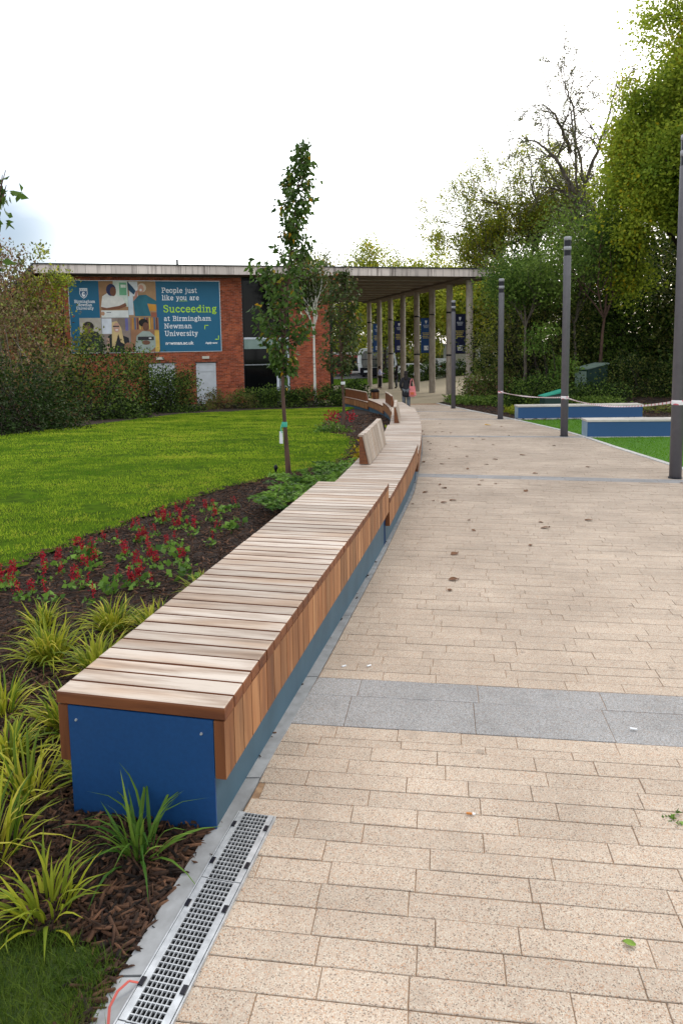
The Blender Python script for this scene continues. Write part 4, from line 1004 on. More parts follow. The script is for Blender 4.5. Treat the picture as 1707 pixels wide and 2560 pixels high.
t2 = pear('shorter young pear tree with mottled bronze leaves in the round planting bed', .07, 18.2,
     [(.07, 18.2, -.6), (.06, 18.2, .2), (.02, 18.2, 1.0), (0, 18.2, 1.8), (0, 18.2, 2.6), (.02, 18.2, 3.3), (.06, 18.2, 3.75)],
     [(.95, .2), (1.15, .42), (1.6, .62), (2.1, .58), (2.6, .52), (3.1, .48), (3.35, .36), (3.5, .2), (3.7, .08)], 1.05, 3.62, 105, .10, .085, 22, l_pear2, .04)
mb = MB(); mb.lathe([(.054, .62), (.06, .64), (.058, .68), (.052, .7)], 10, (.055, 18.2)); part('tree_tie', mb, m_white, t2)
t3 = tree('silver_birch', 'slender white trunked birch between the two young trees, in front of the brick wall', -1.12, 30.0, 6.2, 2.9, l_pear2, m_birch, .075, maxl=3, per=16, sig=.22, size=.13, spread=.45, up=.2, lean=(.0, 0), L0=1.1)
# leafy branch reaching in at the far left edge: a young tree standing just outside the frame
pear('young pear tree at the left picture edge, only its branch tips in view', -2.62, 4.9,
     [(-2.62, 4.9, -.18), (-2.63, 4.9, .8), (-2.62, 4.9, 1.6), (-2.56, 4.9, 2.2), (-2.42, 4.9, 2.6), (-2.31, 4.9, 2.92)],
     [(1.3, .12), (1.6, .10), (1.75, .16), (1.9, .14), (2.1, .06), (2.35, .08), (2.6, .10), (2.9, .05)], 2.25, 2.85, 18, .085, .085, 6, l_pear, .03)

# ------------------------------------------------------------------ bushes on the left
shrub('creeper_bush', 'tall brown autumn creeper bush covering the left end of the brick wall', -13.2, 27.2, 2.4, 1.6, 6.2, l_brown, 17000, .15, mat2=l_olive, stems=14, mats_bark=m_barkg)
shrub('climbing_shrub', 'light green climbing shrub on the upper left corner of the wall', -11.9, 28.3, 1.6, .9, 6.7, l_yel, 6500, .13, mat2=l_olive)
shrub('creeper_bush', 'brown leaved bush at the left picture edge in front of the creeper', -11.0, 22.6, 1.9, 1.4, 4.9, l_brown, 11000, .12, mat2=l_olive, mats_bark=m_barkg)
shrub('evergreen_bush', 'dark evergreen bush below the brown creeper at the left lawn edge', -9.6, 19.6, 1.9, 1.5, 2.1, l_dark, 9000, .10, stems=12)
shrub('evergreen_bush', 'dark evergreen bush in front of the poster lower left corner', -9.0, 24.2, 1.9, 1.3, 2.6, l_dark, 9500, .10, mat2=l_mid)
shrub('evergreen_bush', 'dark green bush below the poster centre, left of the louvred door', -8.1, 28.0, 1.9, 1.2, 2.35, l_mid, 9000, .10, mat2=l_dark)
shrub('evergreen_bush', 'rounded dark bush in front of the louvred white door', -6.9, 27.6, 1.2, .95, 1.75, l_dark, 5200, .09, mat2=l_mid)
shrub('bare_shrub', 'thin leafless shrub standing before the pale door', -5.7, 29.2, .7, .4, .8, l_brown, 250, .09, stems=10)
tree('bare_tree', 'sparse autumn tree with bare upright twigs behind the left end of the building', -17.2, 33.5, 7.6, 2.0, l_brown, m_barkg, .12, maxl=4, per=7, sig=.3, size=.11, spread=.42, up=.3)
for i, (x, y, rx, h, m1, m2) in enumerate(((-4.7, 29.0, .95, .62, l_olive, l_brown), (-3.5, 29.3, .9, .78, l_mid, l_dark), (-2.3, 29.5, .9, .72, l_dark, l_mid), (-1.1, 29.6, 1.0, .76, l_dark, l_mid), (.0, 29.7, .8, .80, l_dark, l_mid))):
    shrub('low_hedge_shrub', ['reddish low shrub at the left end of the hedge by the pale door', 'low shrub below the tall dark window', 'low dark hedge shrub behind the trunk of the taller pear tree', 'low dark hedge shrub at the foot of the white birch', 'dark hedge shrub beside the far end of the benches'][i], x, y, rx, .55, h, m1, 2600, .085, group='low hedge along the brick wall', mat2=m2, kind='box')
shrub('evergreen_bush', 'dark leafy bush behind the shorter pear tree at the building corner', .45, 30.4, .7, .6, 1.25, l_dark, 2600, .12, mat2=l_mid)

# ------------------------------------------------------------------ right hand woodland
tree('maple_tree', 'tallest yellow green maple filling the upper right corner', 15.4, 25.0, 14.4, 2.6, l_maple, m_barkd, .24, maxl=4, per=95, sig=.33, size=.125, spread=.85, nb=(3, 4), up=.05, shrink=.74, L0=2.5, wid=.85, W=4.2)
tree('maple_tree', 'yellow green maple left of the tallest one, behind the lamp posts', 13.9, 27.5, 12.6, 3.6, l_maple, m_barkd, .2, maxl=4, per=80, sig=.3, size=.125, spread=.7, nb=(2, 4), up=.08, shrink=.74, L0=2.2, wid=.85, W=2.9)
fan_tree('birch_tree', 'tall thin birch with drooping nearly bare twigs above the other trees', 12.9, 36.0,
    [[(12.9, -.9), (12.95, 4), (12.9, 6.8), (12.1, 9.7), (11.8, 12.9), (11.3, 14.1), (11.0, 15.2)], [(12.95, -.9), (12.95, 4), (12.9, 6.8), (12.6, 10.3), (12.1, 12.3), (11.9, 13.9), (12.1, 15.1)], [(12.2, 9.3), (11.5, 10.5), (10.8, 11.4), (9.9, 11.9), (9.2, 11.7)], [(11.95, 11.3), (11.4, 12.3), (10.9, 13.0), (10.2, 13.4)], [(12.75, 8.3), (12.0, 9.1), (11.2, 9.6), (10.2, 9.7)], [(12.7, 9.6), (13.1, 11.2), (13.4, 12.6), (13.5, 14.2)]],
    .12, l_birch, m_barkg, .014, 1.25, 2, .08, .11, .9, step=.42, t0=.3, lv=2, spread=.5, up=-.12)
fan_tree('hazel_tree', 'spreading multi stemmed tree with sparse backlit leaves beyond the roof corner', 10.6, 40.0,
    [[(10.5, -1.1), (10.3, 3), (9.4, 6.1), (8.3, 7.4), (7.3, 8.3), (6.1, 8.6)], [(10.5, -1.1), (10.2, 3), (9.4, 6.1), (9.4, 7.9), (9.0, 9.7), (8.6, 10.8)], [(10.6, -1.1), (10.9, 3), (10.9, 6.3), (11.2, 8.3), (10.6, 10.1), (10.4, 11.2)], [(10.7, -1.1), (11, 3), (11.6, 6.3), (10.4, 8.6), (8.8, 9.7), (7.3, 9.8)], [(10.8, -1.1), (12, 4), (13, 7.4), (12.4, 9.4), (11.7, 10.7), (11.4, 11.3)], [(10.5, -1.1), (9.8, 3), (8.6, 5.4), (7.4, 6.5), (6.4, 6.9)], [(10.8, -1.1), (12.4, 4), (14.0, 6.6), (13.9, 8.6), (13.4, 10.0)]],
      .14, l_yel, m_barkg, .014, 1.5, 8, .16, .12, .2, step=.36, t0=.42, lv=2, spread=.6, up=.08)
shrub('yew_tree', 'broad dull green evergreen tree standing behind the second farthest lamp post', 9.2, 33.0, 2.7, 2.0, 7.0, l_olive, 30000, .14, mat2=l_dark, stems=16, cat='tree', kind='round')
shrub('laurel_tree', 'dark evergreen tree mass behind the lamp post between the blue benches', 13.8, 34.5, 3.0, 2.2, 7.6, l_mid, 26000, .19, mat2=l_dark, cat='tree')
shrub('holly_tree', 'dark evergreen tree under the maple at the right picture edge', 17.8, 33.0, 3.2, 2.4, 9.5, l_olive, 30000, .2, mat2=l_dark, cat='tree')
shrub('cedar_tree', 'dark evergreen backdrop tree deep in the wood at the right edge', 17.0, 39.0, 4.0, 2.2, 9.6, l_dark, 24000, .26, cat='tree')
shrub('sycamore_sapling', 'light green leafy sapling behind the teal lidded bin', 8.7, 28.6, 1.15, .9, 3.0, l_mid, 5200, .12, mat2=l_fern, cat='tree')
for (x, y, h, lab, lean) in ((11.3, 29.6, 7.5, 'straight slender trunk beside the green cabinet', (0, 0)), (10.9, 31.5, 8.0, 'thin mottled trunk behind the green cabinet', (-.03, 0)), (8.15, 30.5, 6.0, 'slim dark trunk left of the leafy sapling', (.02, 0))):
    tree('woodland_tree', lab, x, y, h, 3.2, l_mid, m_bark if y < 30 else m_barkg, .085, maxl=3, per=26, sig=.4, size=.13, spread=.6, group='slim trunks among the right shrubs', lean=lean)
for i, (x, y, rx, ry, h, m1, m2, nn, lab) in enumerate((
    (7.0, 31.8, 1.2, .9, 1.5, l_mid, l_brown, 3600, 'brownish leafy shrub at the foot of the nearest canopy column'),
    (7.6, 26.8, 1.3, .9, 1.25, l_dark, l_mid, 4200, 'dark shrub behind the left end of the far blue bench'),
    (9.8, 26.3, 1.5, .9, .78, l_dark, l_mid, 5200, 'trimmed dark shrub in front of the green cabinet'),
    (12.4, 28.2, 1.8, 1.2, 1.5, l_dark, l_olive, 6000, 'dark spreading shrub right of the green cabinet'),
    (15.0, 27.8, 2.0, 1.3, 1.9, l_dark, l_mid, 7000, 'large dark shrub under the maple near the right edge'),
    (11.0, 34.5, 2.2, 1.2, 2.4, l_dark, l_dark, 6000, 'shadowy evergreen shrub deep behind the cabinet'))):
    shrub('woodland_shrub', lab, x, y, rx, ry, h, m1, nn, .10, group='shrubs on the right hand bed', mat2=m2)
# low ground cover along the mulch bed edge
P = []
for i in range(5200):
    t = R.random(); x = 4.6 + t * 5.2 + R.normal() * .3; y = 29.6 - t * 4.6 + R.normal() * .55
    if x > xr(min(y, 30)) + .35: P.append((x, y, G(x, y) + R.uniform(.02, .32)))
o = leaves('ground_cover', P, .12, l_mid, None, (0, 0, 0), up=.3); o['kind'] = 'stuff'
P = [(x, y, G(x, y) + R.uniform(0, .2)) for x, y in zip(R.uniform(5.6, 8.4, 900), R.uniform(22.2, 23.6, 900))]
o = leaves('ground_cover', P, .13, l_yel, None, (0, 0, 0), up=.5); o['kind'] = 'stuff'
P = [(x, y, G(x, y) + R.uniform(0, .22)) for x, y in zip(R.uniform(9.5, 13, 700), R.uniform(22.0, 23.2, 700))]
o = leaves('ground_cover', P, .12, l_olive, None, (0, 0, 0), up=.4); o['kind'] = 'stuff'

# ------------------------------------------------------------------ trees and hedge beyond the columns
far = [(4.6, 71, 13.0, 'yellow green tree rising above the middle of the canopy roof', l_far, 3.0), (9.8, 74, 11.5, 'yellow leaved forked tree seen between the canopy columns', l_far, 2.4), (15.0, 80, 10.5, 'green tree behind the white van', l_far, 2.5), (0.5, 80, 12.0, 'green tree left of the white coach', l_far, 2.5), (13.0, 66, 9.0, 'dark forked trunk tree behind the nearest columns', l_far, 2.2), (20.5, 72, 11.0, 'dark green tree beyond the far lawn at the right', l_mid, 2.0), (7.2, 88, 12.5, 'tall olive tree at the far back of the car park', l_olive, 2.5)]
for (x, y, H, lab, m, th) in far:
    tree('parkland_tree', lab, x, y, H, th, m, m_barkd, .22, W=4.6, maxl=4, per=15, sig=.5, size=.28, spread=.8, nb=(2, 4), up=.06, shrink=.72, group='trees beyond the canopy')
tree('bare_tree', 'small thin leaved tree showing above the roof beside the taller pear tree', -2.6, 58, 10.6, 4, l_birch, m_barkg, .12, maxl=4, per=3, sig=.3, size=.2, spread=.5, up=.2)
P = np.stack([R.uniform(-55, 60, 30000), R.uniform(104, 116, 30000), R.random(30000)], 1); P[:, 2] = -1.9 + P[:, 2] ** .8 * (4.3 + 1.6 * np.sin(P[:, 0] * .33) + 1.1 * np.sin(P[:, 0] * .9 + 1))
o = leaves('woodland', P, .85, l_olive, None, (0, 0, 0)); o['kind'] = 'stuff'
for (x, y, rx, lab) in ((6.0, 62.3, 2.0, 'left length of the dark clipped hedge behind the standing pair'), (10.0, 62.0, 2.1, 'middle length of the dark clipped hedge behind the columns'), (14.2, 61.6, 2.2, 'right length of the dark clipped hedge behind the nearest column')):
    shrub('clipped_hedge', lab, x, y, rx, .55, 1.35, l_dark, 4200, .14, group='clipped hedge at the back of the plaza', mat2=l_mid, kind='box', cat='hedge')
mb = MB(); mb.box(17.5, 30, 98, 98.5, -1.9, .3); tag(obj('stone_wall', mb.mesh('stone_wall', m_conc)), 'low grey wall at the far edge of the bright lawn', 'wall')

# ================================================================== LAWN BLADES, BARK, BED PLANTS
def blades(name, X, Y, h, w, mat, zoff=.0, lean=.35):
    n = len(X); Z = np.array([G(a, b) for a, b in zip(X, Y)]) + zoff
    a = R.uniform(0, 2 * np.pi, n); t = R.normal(size=(n, 2)) * lean; hh = h * R.uniform(.45, 1.25, n); ww = w * R.uniform(.6, 1.2, n)
    b0 = np.stack([X, Y, Z - .004], 1); sx = np.stack([np.cos(a) * ww / 2, np.sin(a) * ww / 2, np.zeros(n)], 1)
    tip = b0 + np.stack([t[:, 0] * hh, t[:, 1] * hh, hh], 1)
    V = np.stack([b0 - sx, b0 + sx, tip], 1).reshape(-1, 3); F = np.arange(3 * n).reshape(n, 3)
    pn = np.array([mnoise.noise(Vector((p * .35, q * .9, 3.1))) * .55 + mnoise.noise(Vector((p * 2.2, q * 4.1, 1.7))) * .5 + mnoise.noise(Vector((p * 7, q * 9, .7))) * .25 for p, q in zip(X, Y)])
    T = np.clip(R.normal(.48, .17, n) + pn * .95, 0, 1)
    o = obj(name, mesh_np(name, V, F, mat, T, k=3)); o['kind'] = 'stuff'; return o
def sample(n, y0, y1, fn, pw=1.0):
    Y = y0 + (y1 - y0) * R.random(n) ** pw; L = np.array([fn(y) for y in Y]); X = L[:, 0] + (L[:, 1] - L[:, 0]) * R.random(n)
    m = np.abs(X / Y) < .56; return X[m], Y[m]
X, Y = sample(130000, 4.6, 13, lawn_x); pt = np.array([mnoise.noise(Vector((a * 2.2, b * 2.2, .4))) for a, b in zip(X, Y)]); m = pt > -.36 + .5 * (R.random(len(X)) - .5)
blades('grass', X[m], Y[m], .034, .011, l_grass)
X, Y = sample(110000, 12.5, 28, lawn_x); pt = np.array([mnoise.noise(Vector((a * 1.3, b * 1.9, .4))) for a, b in zip(X, Y)]); m = pt > -.34 + .5 * (R.random(len(X)) - .5); X, Y = X[m], Y[m]; blades('grass', X, Y, .036, .022, l_grass)
X, Y = sample(60000, 8.5, 20.3, lambda y: (xr(y) + .12, 9.5)); blades('grass', X, Y, .022, .014, l_grass3)
X = R.uniform(-1.5, -.6, 26000); Y = R.uniform(1.2, 1.92, 26000)
lim = np.array([interp([(1.0, -.8), (1.55, -.66), (1.75, -.66), (1.84, -.85), (1.9, -1.35)], y) for y in Y]); m = X < lim + R.normal(size=len(X)) * .018
blades('grass', X[m], Y[m], .034, .0032, l_grass2, .004, .6)
# bark chips
def chips(n, X, Y, lo, hi, name='bark_chips'):
    mb_v, mb_f, T = [], [], []
    n = len(X); L = R.uniform(lo, hi, n); W = L * R.uniform(.06, .17, n); H_ = R.uniform(.003, .009, n); a = R.uniform(0, np.pi, n); tl = R.normal(size=(n, 2)) * .25
    Z = np.array([G(p, q) for p, q in zip(X, Y)]) - .012 + R.uniform(0, .02, n)
    c, s = np.cos(a), np.sin(a); u = np.stack([c, s, tl[:, 0]], 1) * (L / 2)[:, None]; v = np.stack([-s, c, tl[:, 1]], 1) * (W / 2)[:, None]; w = np.array([0, 0, 1.])[None] * H_[:, None]
    P = np.stack([X, Y, Z], 1)
    j = lambda: 1 + R.normal(size=(n, 1)) * .18
    V = np.stack([P - u * j() - v, P + u * j() - v, P + u * j() + v * .7, P - u * j() + v, P - u - v + w, P + u * .9 - v * .8 + w, P + u * .9 + v * .6 + w, P - u * .95 + v + w], 1).reshape(-1, 3)
    b = (np.arange(n) * 8)[:, None]; Fs = np.array([(4, 5, 6, 7), (0, 1, 5, 4), (1, 2, 6, 5), (2, 3, 7, 6), (3, 0, 4, 7)])
    F = (b[:, :, None] + Fs[None]).reshape(-1, 4); T = np.repeat(R.beta(.9, 2.8, n), 5)
    o = obj(name, mesh_np(name, V, F, m_chip, T)); o['kind'] = 'stuff'
def bedx(y): return (max(interp(LAWN_R, y) - .12, -.56 * y), xl(y) - .12)
X, Y = sample(13000, 1.35, 3.6, lambda y: (-.6 * y, xl(y) - .085)); m = ~((Y < 1.86) & (X < -.66 + .05 * R.normal(size=len(X)))); chips(0, X[m], Y[m], .02, .085)
X, Y = sample(22000, 3.0, 11.5, bedx); chips(0, X, Y, .02, .075)
X, Y = sample(5000, 11, 24, lambda y: (interp(LAWN_R, y) - .1, xl(y) - .7)); chips(0, X, Y, .05, .12)
X, Y = sample(6500, 20.4, 29, lambda y: (xr(y) + .15, 13)); chips(0, X, Y, .06, .15)
# a few chips strayed onto the edging and the dirt strip against the bench
X, Y = sample(420, 1.3, 12, lambda y: (xl(y) - .16, xl(y) - .02)); chips(0, X, Y, .008, .03)

# ornamental grass clumps: single long leaves
def leaf_mesh(L, w, bend, name='leaf'):
    k = 6; V, F = [], []
    for i in range(k + 1):
        t = i / k; a = bend * t * t; ww = w * (math.sin(min(t * 1.15 + .12, 1) * math.pi) ** .8 if t < .86 else (1 - t) / .14 * .5) * .5
        z = L * (t - .38 * a * t); y = L * a * t * .85
        V += [(-ww, y + .1 * ww, z), (0, y - .25 * ww, z), (ww, y + .1 * ww, z)]
    for i in range(k): F += [(3 * i, 3 * i + 1, 3 * i + 4, 3 * i + 3), (3 * i + 1, 3 * i + 2, 3 * i + 5, 3 * i + 4)]
    return np.array(V), np.array(F)
def clump(label, x, y, rad, n, ht, mat, objs, seed=0):
    z = G(x, y) - .015; root = thing('ornamental_grass_clump', label, 'grass clump', (x, y, z), 0, 'ornamental grass clumps in the mulch bed')
    metas = []
    if objs:
        for q in range(7):
            V, F = leaf_mesh(ht * (.75 + .08 * q), .0095 + .0014 * (q % 4), .35 + .20 * (q % 5)); metas.append(mesh_np('leaf', V, F, mat, np.clip(np.full(len(F), R.random()) + R.normal(size=len(F)) * .05, 0, 1), smooth=True))
    VV, FF, TT, c = [], [], [], 0
    for i in range(n):
        a = R.uniform(0, 2 * math.pi); r_ = rad * .28 * math.sqrt(R.random()); tilt = R.uniform(.05, .95) * (.5 + r_ / (rad * .28)); az = a + R.normal() * .45
        loc = Vector((r_ * math.cos(a), r_ * math.sin(a), 0)); e = (Matrix.Rotation(az - math.pi / 2, 3, 'Z') @ Matrix.Rotation(-tilt * .75, 3, 'X') @ Matrix.Rotation(R.normal() * .5, 3, 'Z'))
        if objs: obj('leaf', metas[i % 7], root, loc, e.to_euler())
        else:
            V, F = leaf_mesh(ht * R.uniform(.65, 1.25), R.uniform(.009, .0135), R.uniform(.25, 1.25)); V = V @ np.array(e).T + np.array(loc)
            VV.append(V); FF.append(F + c); TT.append(np.clip(np.full(len(F), R.random()) + R.normal(size=len(F)) * .05, 0, 1)); c += len(V)
    if not objs: obj('leaves', mesh_np('leaves', np.concatenate(VV), np.concatenate(FF), mat, np.concatenate(TT), smooth=True), root, kind='stuff')
CL = [(-.715, 2.19, .20, 42, .36, l_blade2, True, 'green grass clump leaning on the blue end panel of the nearest bench'),
      (-.93, 1.93, .22, 52, .27, l_blade, True, 'bright grass clump at the edge of the small front lawn'),
      (-1.22, 2.18, .24, 55, .40, l_blade, True, 'tall grass clump at the left picture edge, level with the bench end'),
      (-1.26, 2.52, .24, 55, .34, l_blade, True, 'yellow striped grass clump just left of the bench end'),
      (-1.30, 3.02, .22, 60, .36, l_blade, False, 'yellow striped grass clump hugging the bench near its front left corner'),
      (-1.68, 3.15, .20, 40, .34, l_blade, False, 'grass clump cut by the left edge above the bench corner'),
      (-1.38, 3.62, .24, 75, .36, l_blade, False, 'dense yellow green grass clump, in the middle of the bed beside the bench'),
      (-1.72, 3.80, .26, 80, .40, l_blade, False, 'broad grass clump left of the dense one, below the red flowers'),
      (-1.50, 4.25, .24, 70, .36, l_blade, False, 'yellow grass clump just below the red flowers'),
      (-1.22, 4.20, .22, 60, .36, l_blade, False, 'yellow grass clump against the bench, next to last before the flowers'),
      (-1.02, 4.85, .22, 48, .36, l_blade, False, 'separate yellow grass clump farthest along the bench'),
      (-1.98, 4.3, .20, 36, .30, l_blade, False, 'small grass clump near the left edge among red flowers'),
      (-1.45, 2.78, .18, 44, .32, l_blade, False, 'grass clump behind the tall left edge clump'),
      (-1.05, 2.62, .15, 30, .26, l_blade, False, 'short grass clump tucked under the left side of the bench')]
for (x, y, rad, n_, ht, mt, ob, lab) in CL: clump(lab, x, y, rad, int(n_ * (1.25 if ob else 2.2)), ht * (.88 if ob else .80), mt, ob)

# red flowering plants
def red_plant(name='red_flower_plant', ns=3):
    root = thing(name, 'small plant with red flower spikes above lobed leaves in the bark mulch', 'flower', (0, 0, 0), 0, 'red flower spikes in the mulch bed')
    for i in range(ns):
        a = R.uniform(0, 6.28); b = np.array([math.cos(a) * .04, math.sin(a) * .04, .02]); tp = b + np.array([R.normal() * .03, R.normal() * .03, R.uniform(.13, .25)])
        P = [b + (tp - b) * R.uniform(.35, 1) + R.normal(size=3) * np.array([.011, .011, .004]) for _ in range(int(R.integers(14, 46)))]
        V, F, T = leaf_arrays(np.array(P), .022, width=.9, up=.2); me = mesh_np('flower_spike', V, F, l_redfl, T); obj('flower_spike', me, root)
    P = [(math.cos(a) * r_, math.sin(a) * r_, R.uniform(.01, .06)) for a, r_ in zip(R.uniform(0, 6.28, 16), R.uniform(.02, .1, 16))]
    V, F, T = leaf_arrays(np.array(P), .06, width=.9, up=.2); obj('leaves', mesh_np('leaves', V, F, l_fern, T), root)
    return root
protos = [red_plant(ns=q) for q in (3, 2, 4, 1, 3, 2)]
RP = [(-2.66, 5.25), (-2.35, 5.2), (-2.07, 5.12), (-2.08, 4.78), (-2.11, 5.67), (-1.96, 5.82), (-1.61, 5.2), (-2.21, 6.9), (-1.64, 6.2), (-1.44, 5.66), (-1.6, 7.95), (-1.52, 6.98), (-1.74, 5.18), (-1.82, 4.68), (-1.69, 5.8), (-1.57, 6.7), (-2.5, 5.5), (-2.3, 6.1), (-2.0, 6.5), (-1.85, 6.05), (-1.35, 5.9), (-1.2, 6.3), (-1.75, 7.35), (-1.35, 7.3), (-1.95, 7.2), (-2.35, 4.8), (-1.6, 5.5), (-1.5, 5.0), (-2.2, 5.4), (-1.9, 5.4), (-2.6, 4.6), (-1.25, 6.8), (-1.75, 5.55), (-1.65, 6.4)]
for i, (x, y) in enumerate(RP):
    loc = (x + R.normal() * .04, y + R.normal() * .05, G(x, y) - .01)
    if i < 6: protos[i].location = loc; protos[i].rotation_euler = (0, 0, R.uniform(0, 6)); protos[i].scale = (.75,) * 3; protos[i]['label'] = ['red flower plant at the left picture edge, close to the lawn', 'red flower plant second along the lawn edge from the left picture edge'][i] if i < 2 else protos[2]['label']
    else: copy_thing(protos[i % 6], loc, R.uniform(0, 6), 'red flower plant farthest along the bed, nearest the ferns' if i == 10 else protos[2]['label'], scale=R.uniform(.5, .85))
for i in range(36):
    t = R.random(); y = 4.7 + 3.6 * t; x = interp(LAWN_R, y) + .22 + R.random() ** 1.3 * (.95 - .35 * t); copy_thing(protos[i % 6], (x, y, G(x, y) - .01), R.uniform(0, 6), protos[2]['label'], scale=R.uniform(.4, .75))
# dark leaved seedlings between them
for i, (x, y) in enumerate(((-2.55, 4.35), (-2.3, 5.9), (-1.55, 5.95), (-1.3, 5.3), (-1.4, 7.7), (-1.15, 6.9), (-1.75, 4.95))):
    P = [(x + math.cos(a) * r_, y + math.sin(a) * r_, G(x, y) + R.uniform(.0, .09)) for a, r_ in zip(R.uniform(0, 6.28, 34), R.uniform(.02, .14, 34))]
    rt_ = thing('leafy_seedling', 'low blue green seedling among the red flower spikes', 'plant', (x, y, G(x, y)), 0, 'blue green seedlings in the mulch bed'); leaves('leaves', P, .065, l_fern, rt_, (x, y, G(x, y)), up=.3, width=.9)
# ferns and leafy plants along the rear of the second bench
def fern(label, x, y, n, L, name='fern'):
    z = G(x, y) - .01; root = thing(name, label, 'fern', (x, y, z), 0, 'ferns along the back of the benches'); P, D, TT = [], [], []
    segs = []
    for i in range(n):
        a = R.uniform(0, 6.28); out = np.array([math.cos(a), math.sin(a), 0]); sd = np.array([-out[1], out[0], 0]); l_ = L * R.uniform(.7, 1.15); pr = None; t_r = R.random()
        for k in range(20):
            f = k / 19; p = np.array([x, y, z]) + out * l_ * (.75 * f) + np.array([0, 0, l_ * (1.0 * f - .62 * f * f)])
            if pr is not None: segs.append((pr, p, .003, .0025))
            pr = p
            if k > 1:
                for s_ in (-1, 1): P.append(p); D.append((sd * s_ + out * .35 + np.array([0, 0, .1])) * 3); TT.append(np.clip(t_r + R.normal() * .1, 0, 1))
    seg_mesh('stems', segs, m_barkg, root, (x, y, z), 3)
    leaves('fronds', P, L * .17, l_fern, root, (x, y, z), axis=np.array(D), width=.34, tint=np.array(TT), cup=.05)
FERN = [(-.62, 8.6), (-.42, 8.0), (-.30, 8.6), (-.22, 9.2), (-.1, 9.8), (-.42, 9.4), (.05, 10.4), (-.62, 9.3), (-.25, 10.2), (-.55, 7.5), (-.78, 7.9), (-.05, 8.9)]
FL = ['fern nearest the first bench end', 'fern pressed against the rear of the second bench', 'fern in the middle of the clump behind the second bench', 'fern just below the nearest backrest wedge', 'fern at the foot of the nearest slatted backrest', 'fern below the young tree trunk, right of the stake', 'fern farthest along behind the nearest backrest', 'fern closest to the young tree trunk', 'fern at the lawn side of the backrest', 'small fern beside the first bench corner', 'pale fern spreading over the bark mulch', 'fern squeezed between backrest and bed']
for (x, y), lab in zip(FERN, FL): fern(lab, x, y, 18, .46)
for i, (x, y, lab, mt) in enumerate(((.45, 11.6, 'yellow leaved shrub behind the nearest backrest', l_gold), (.75, 12.8, 'golden leaved plant beside the third bench', l_gold), (.9, 14.0, 'yellow green plant at the rear of the fourth bench', l_yel), (-.35, 17.6, 'pale green leafy plant round the shorter pear tree', l_fern), (-.05, 17.5, 'second green leafy plant at the foot of the shorter pear tree', l_mid))):
    shrub('bedding_plant', lab, x, y, .28, .3,   .34 if i < 3 else .30, mt, 260 if i < 3 else 260, .075 if i < 3 else .085, cat='plant')
for i, (x, y, lab) in enumerate(((-.2, 19.3, 'red flower tuft left of the shorter pear tree'), (.25, 19.2, 'red flower tuft right of the shorter pear tree'), (-.35, 19.0, 'small red flower tuft in the round bed'))):
    P = [(x + R.normal() * .09, y + R.normal() * .1, G(x, y) + R.uniform(.1, .42)) for _ in range(70)]; rt_ = thing('red_flower_tuft', lab, 'flower', (x, y, G(x, y)), 0, 'red flowers round the shorter pear tree'); leaves('flowers', P, .06, l_redfl, rt_, (x, y, G(x, y)), up=.2, width=.8)['kind'] = 'stuff'
mb = MB(); x, y = -.98, 9.9; z = G(x, y); mb.tube([(x, y, z - .05), (x, y, z + .17)], .014, 8); mb.lathe([(.02, z + .17), (.03, z + .19), (.028, z + .23), (0, z + .25)], 10, (x, y))
tag(obj('garden_stake_light', mb.mesh('garden_stake_light', m_poledark)), 'small black stake light in the mulch left of the taller pear tree', 'stake light')

# ------------------------------------------------------------------ fallen leaves and litter on the path
def fall_mesh(s):
    k = 7; V = []; 
    for i in range(k):
        t = i / (k - 1); w = s * .34 * math.sin(math.pi * min(t * .93 + .07, 1)) ; V += [(-w, s * (t - .5), .003 + .12 * s * abs(math.sin(3 * t))), (0, s * (t - .5), .002 + .05 * s * math.sin(3 * t)), (w, s * (t - .5), .004 + .16 * s * (t if s > .06 else .2))]
    F = []
    for i in range(k - 1): F += [(3 * i, 3 * i + 1, 3 * i + 4, 3 * i + 3), (3 * i + 1, 3 * i + 2, 3 * i + 5, 3 * i + 4)]
    return mesh_np('fallen_leaf', V, F, l_fall, R.random(len(F)), smooth=True)
fm = [fall_mesh(s) for s in (.05, .06, .075, .09)]
def litter(n, fx, fy):
    return [(fx(), fy()) for _ in range(n)]
pos_l = litter(20, lambda: R.normal(2.45, .38), lambda: R.normal(15.2, 2.4)) + litter(10, lambda: R.uniform(1.3, 2.2), lambda: R.uniform(8.6, 13.5)) + litter(9, lambda: R.uniform(2.4, 4.9), lambda: R.uniform(7, 19)) + litter(8, lambda: R.uniform(.6, 1.4), lambda: R.uniform(4.5, 9))
pos_l += [(2.08, 7.0), (2.05, 6.75), (1.35, 7.15), (1.72, 6.1), (.98, 5.85), (1.9, 9.3), (2.4, 11.2), (3.9, 15.8)]
for x, y in pos_l:
    x = min(max(x, xl(y) + .05), xr(y) - .1)
    o = obj('fallen_leaf', fm[int(R.integers(0, 4))], None, (x, y, G(x, y) + .003), (R.normal() * .1, R.normal() * .1, R.uniform(0, 6.28))); o.scale = (R.uniform(.8, 1.15),) * 3
    tag(o, 'small brown curled leaf fallen on the beige paving', 'leaf', 'brown leaves scattered over the paving')
for (x, y, s, lab) in ((5.2, 14.3, .1, 'brown leaf lying on the pale kerb by the near blue bench'), (6.1, 13.9, .09, 'brown leaf on the green turf near the blue bench'), (7.0, 12.9, .09, 'brown leaf on the right lawn nearest the lamp post'), (6.4, 14.75, .09, 'orange brown leaf at the foot of the near blue bench')):
    o = obj('fallen_leaf', fm[1], None, (x, y, G(x, y) + .03), (.3, .2, R.uniform(0, 6))); tag(o, lab, 'leaf', 'brown leaves by the right lawn')
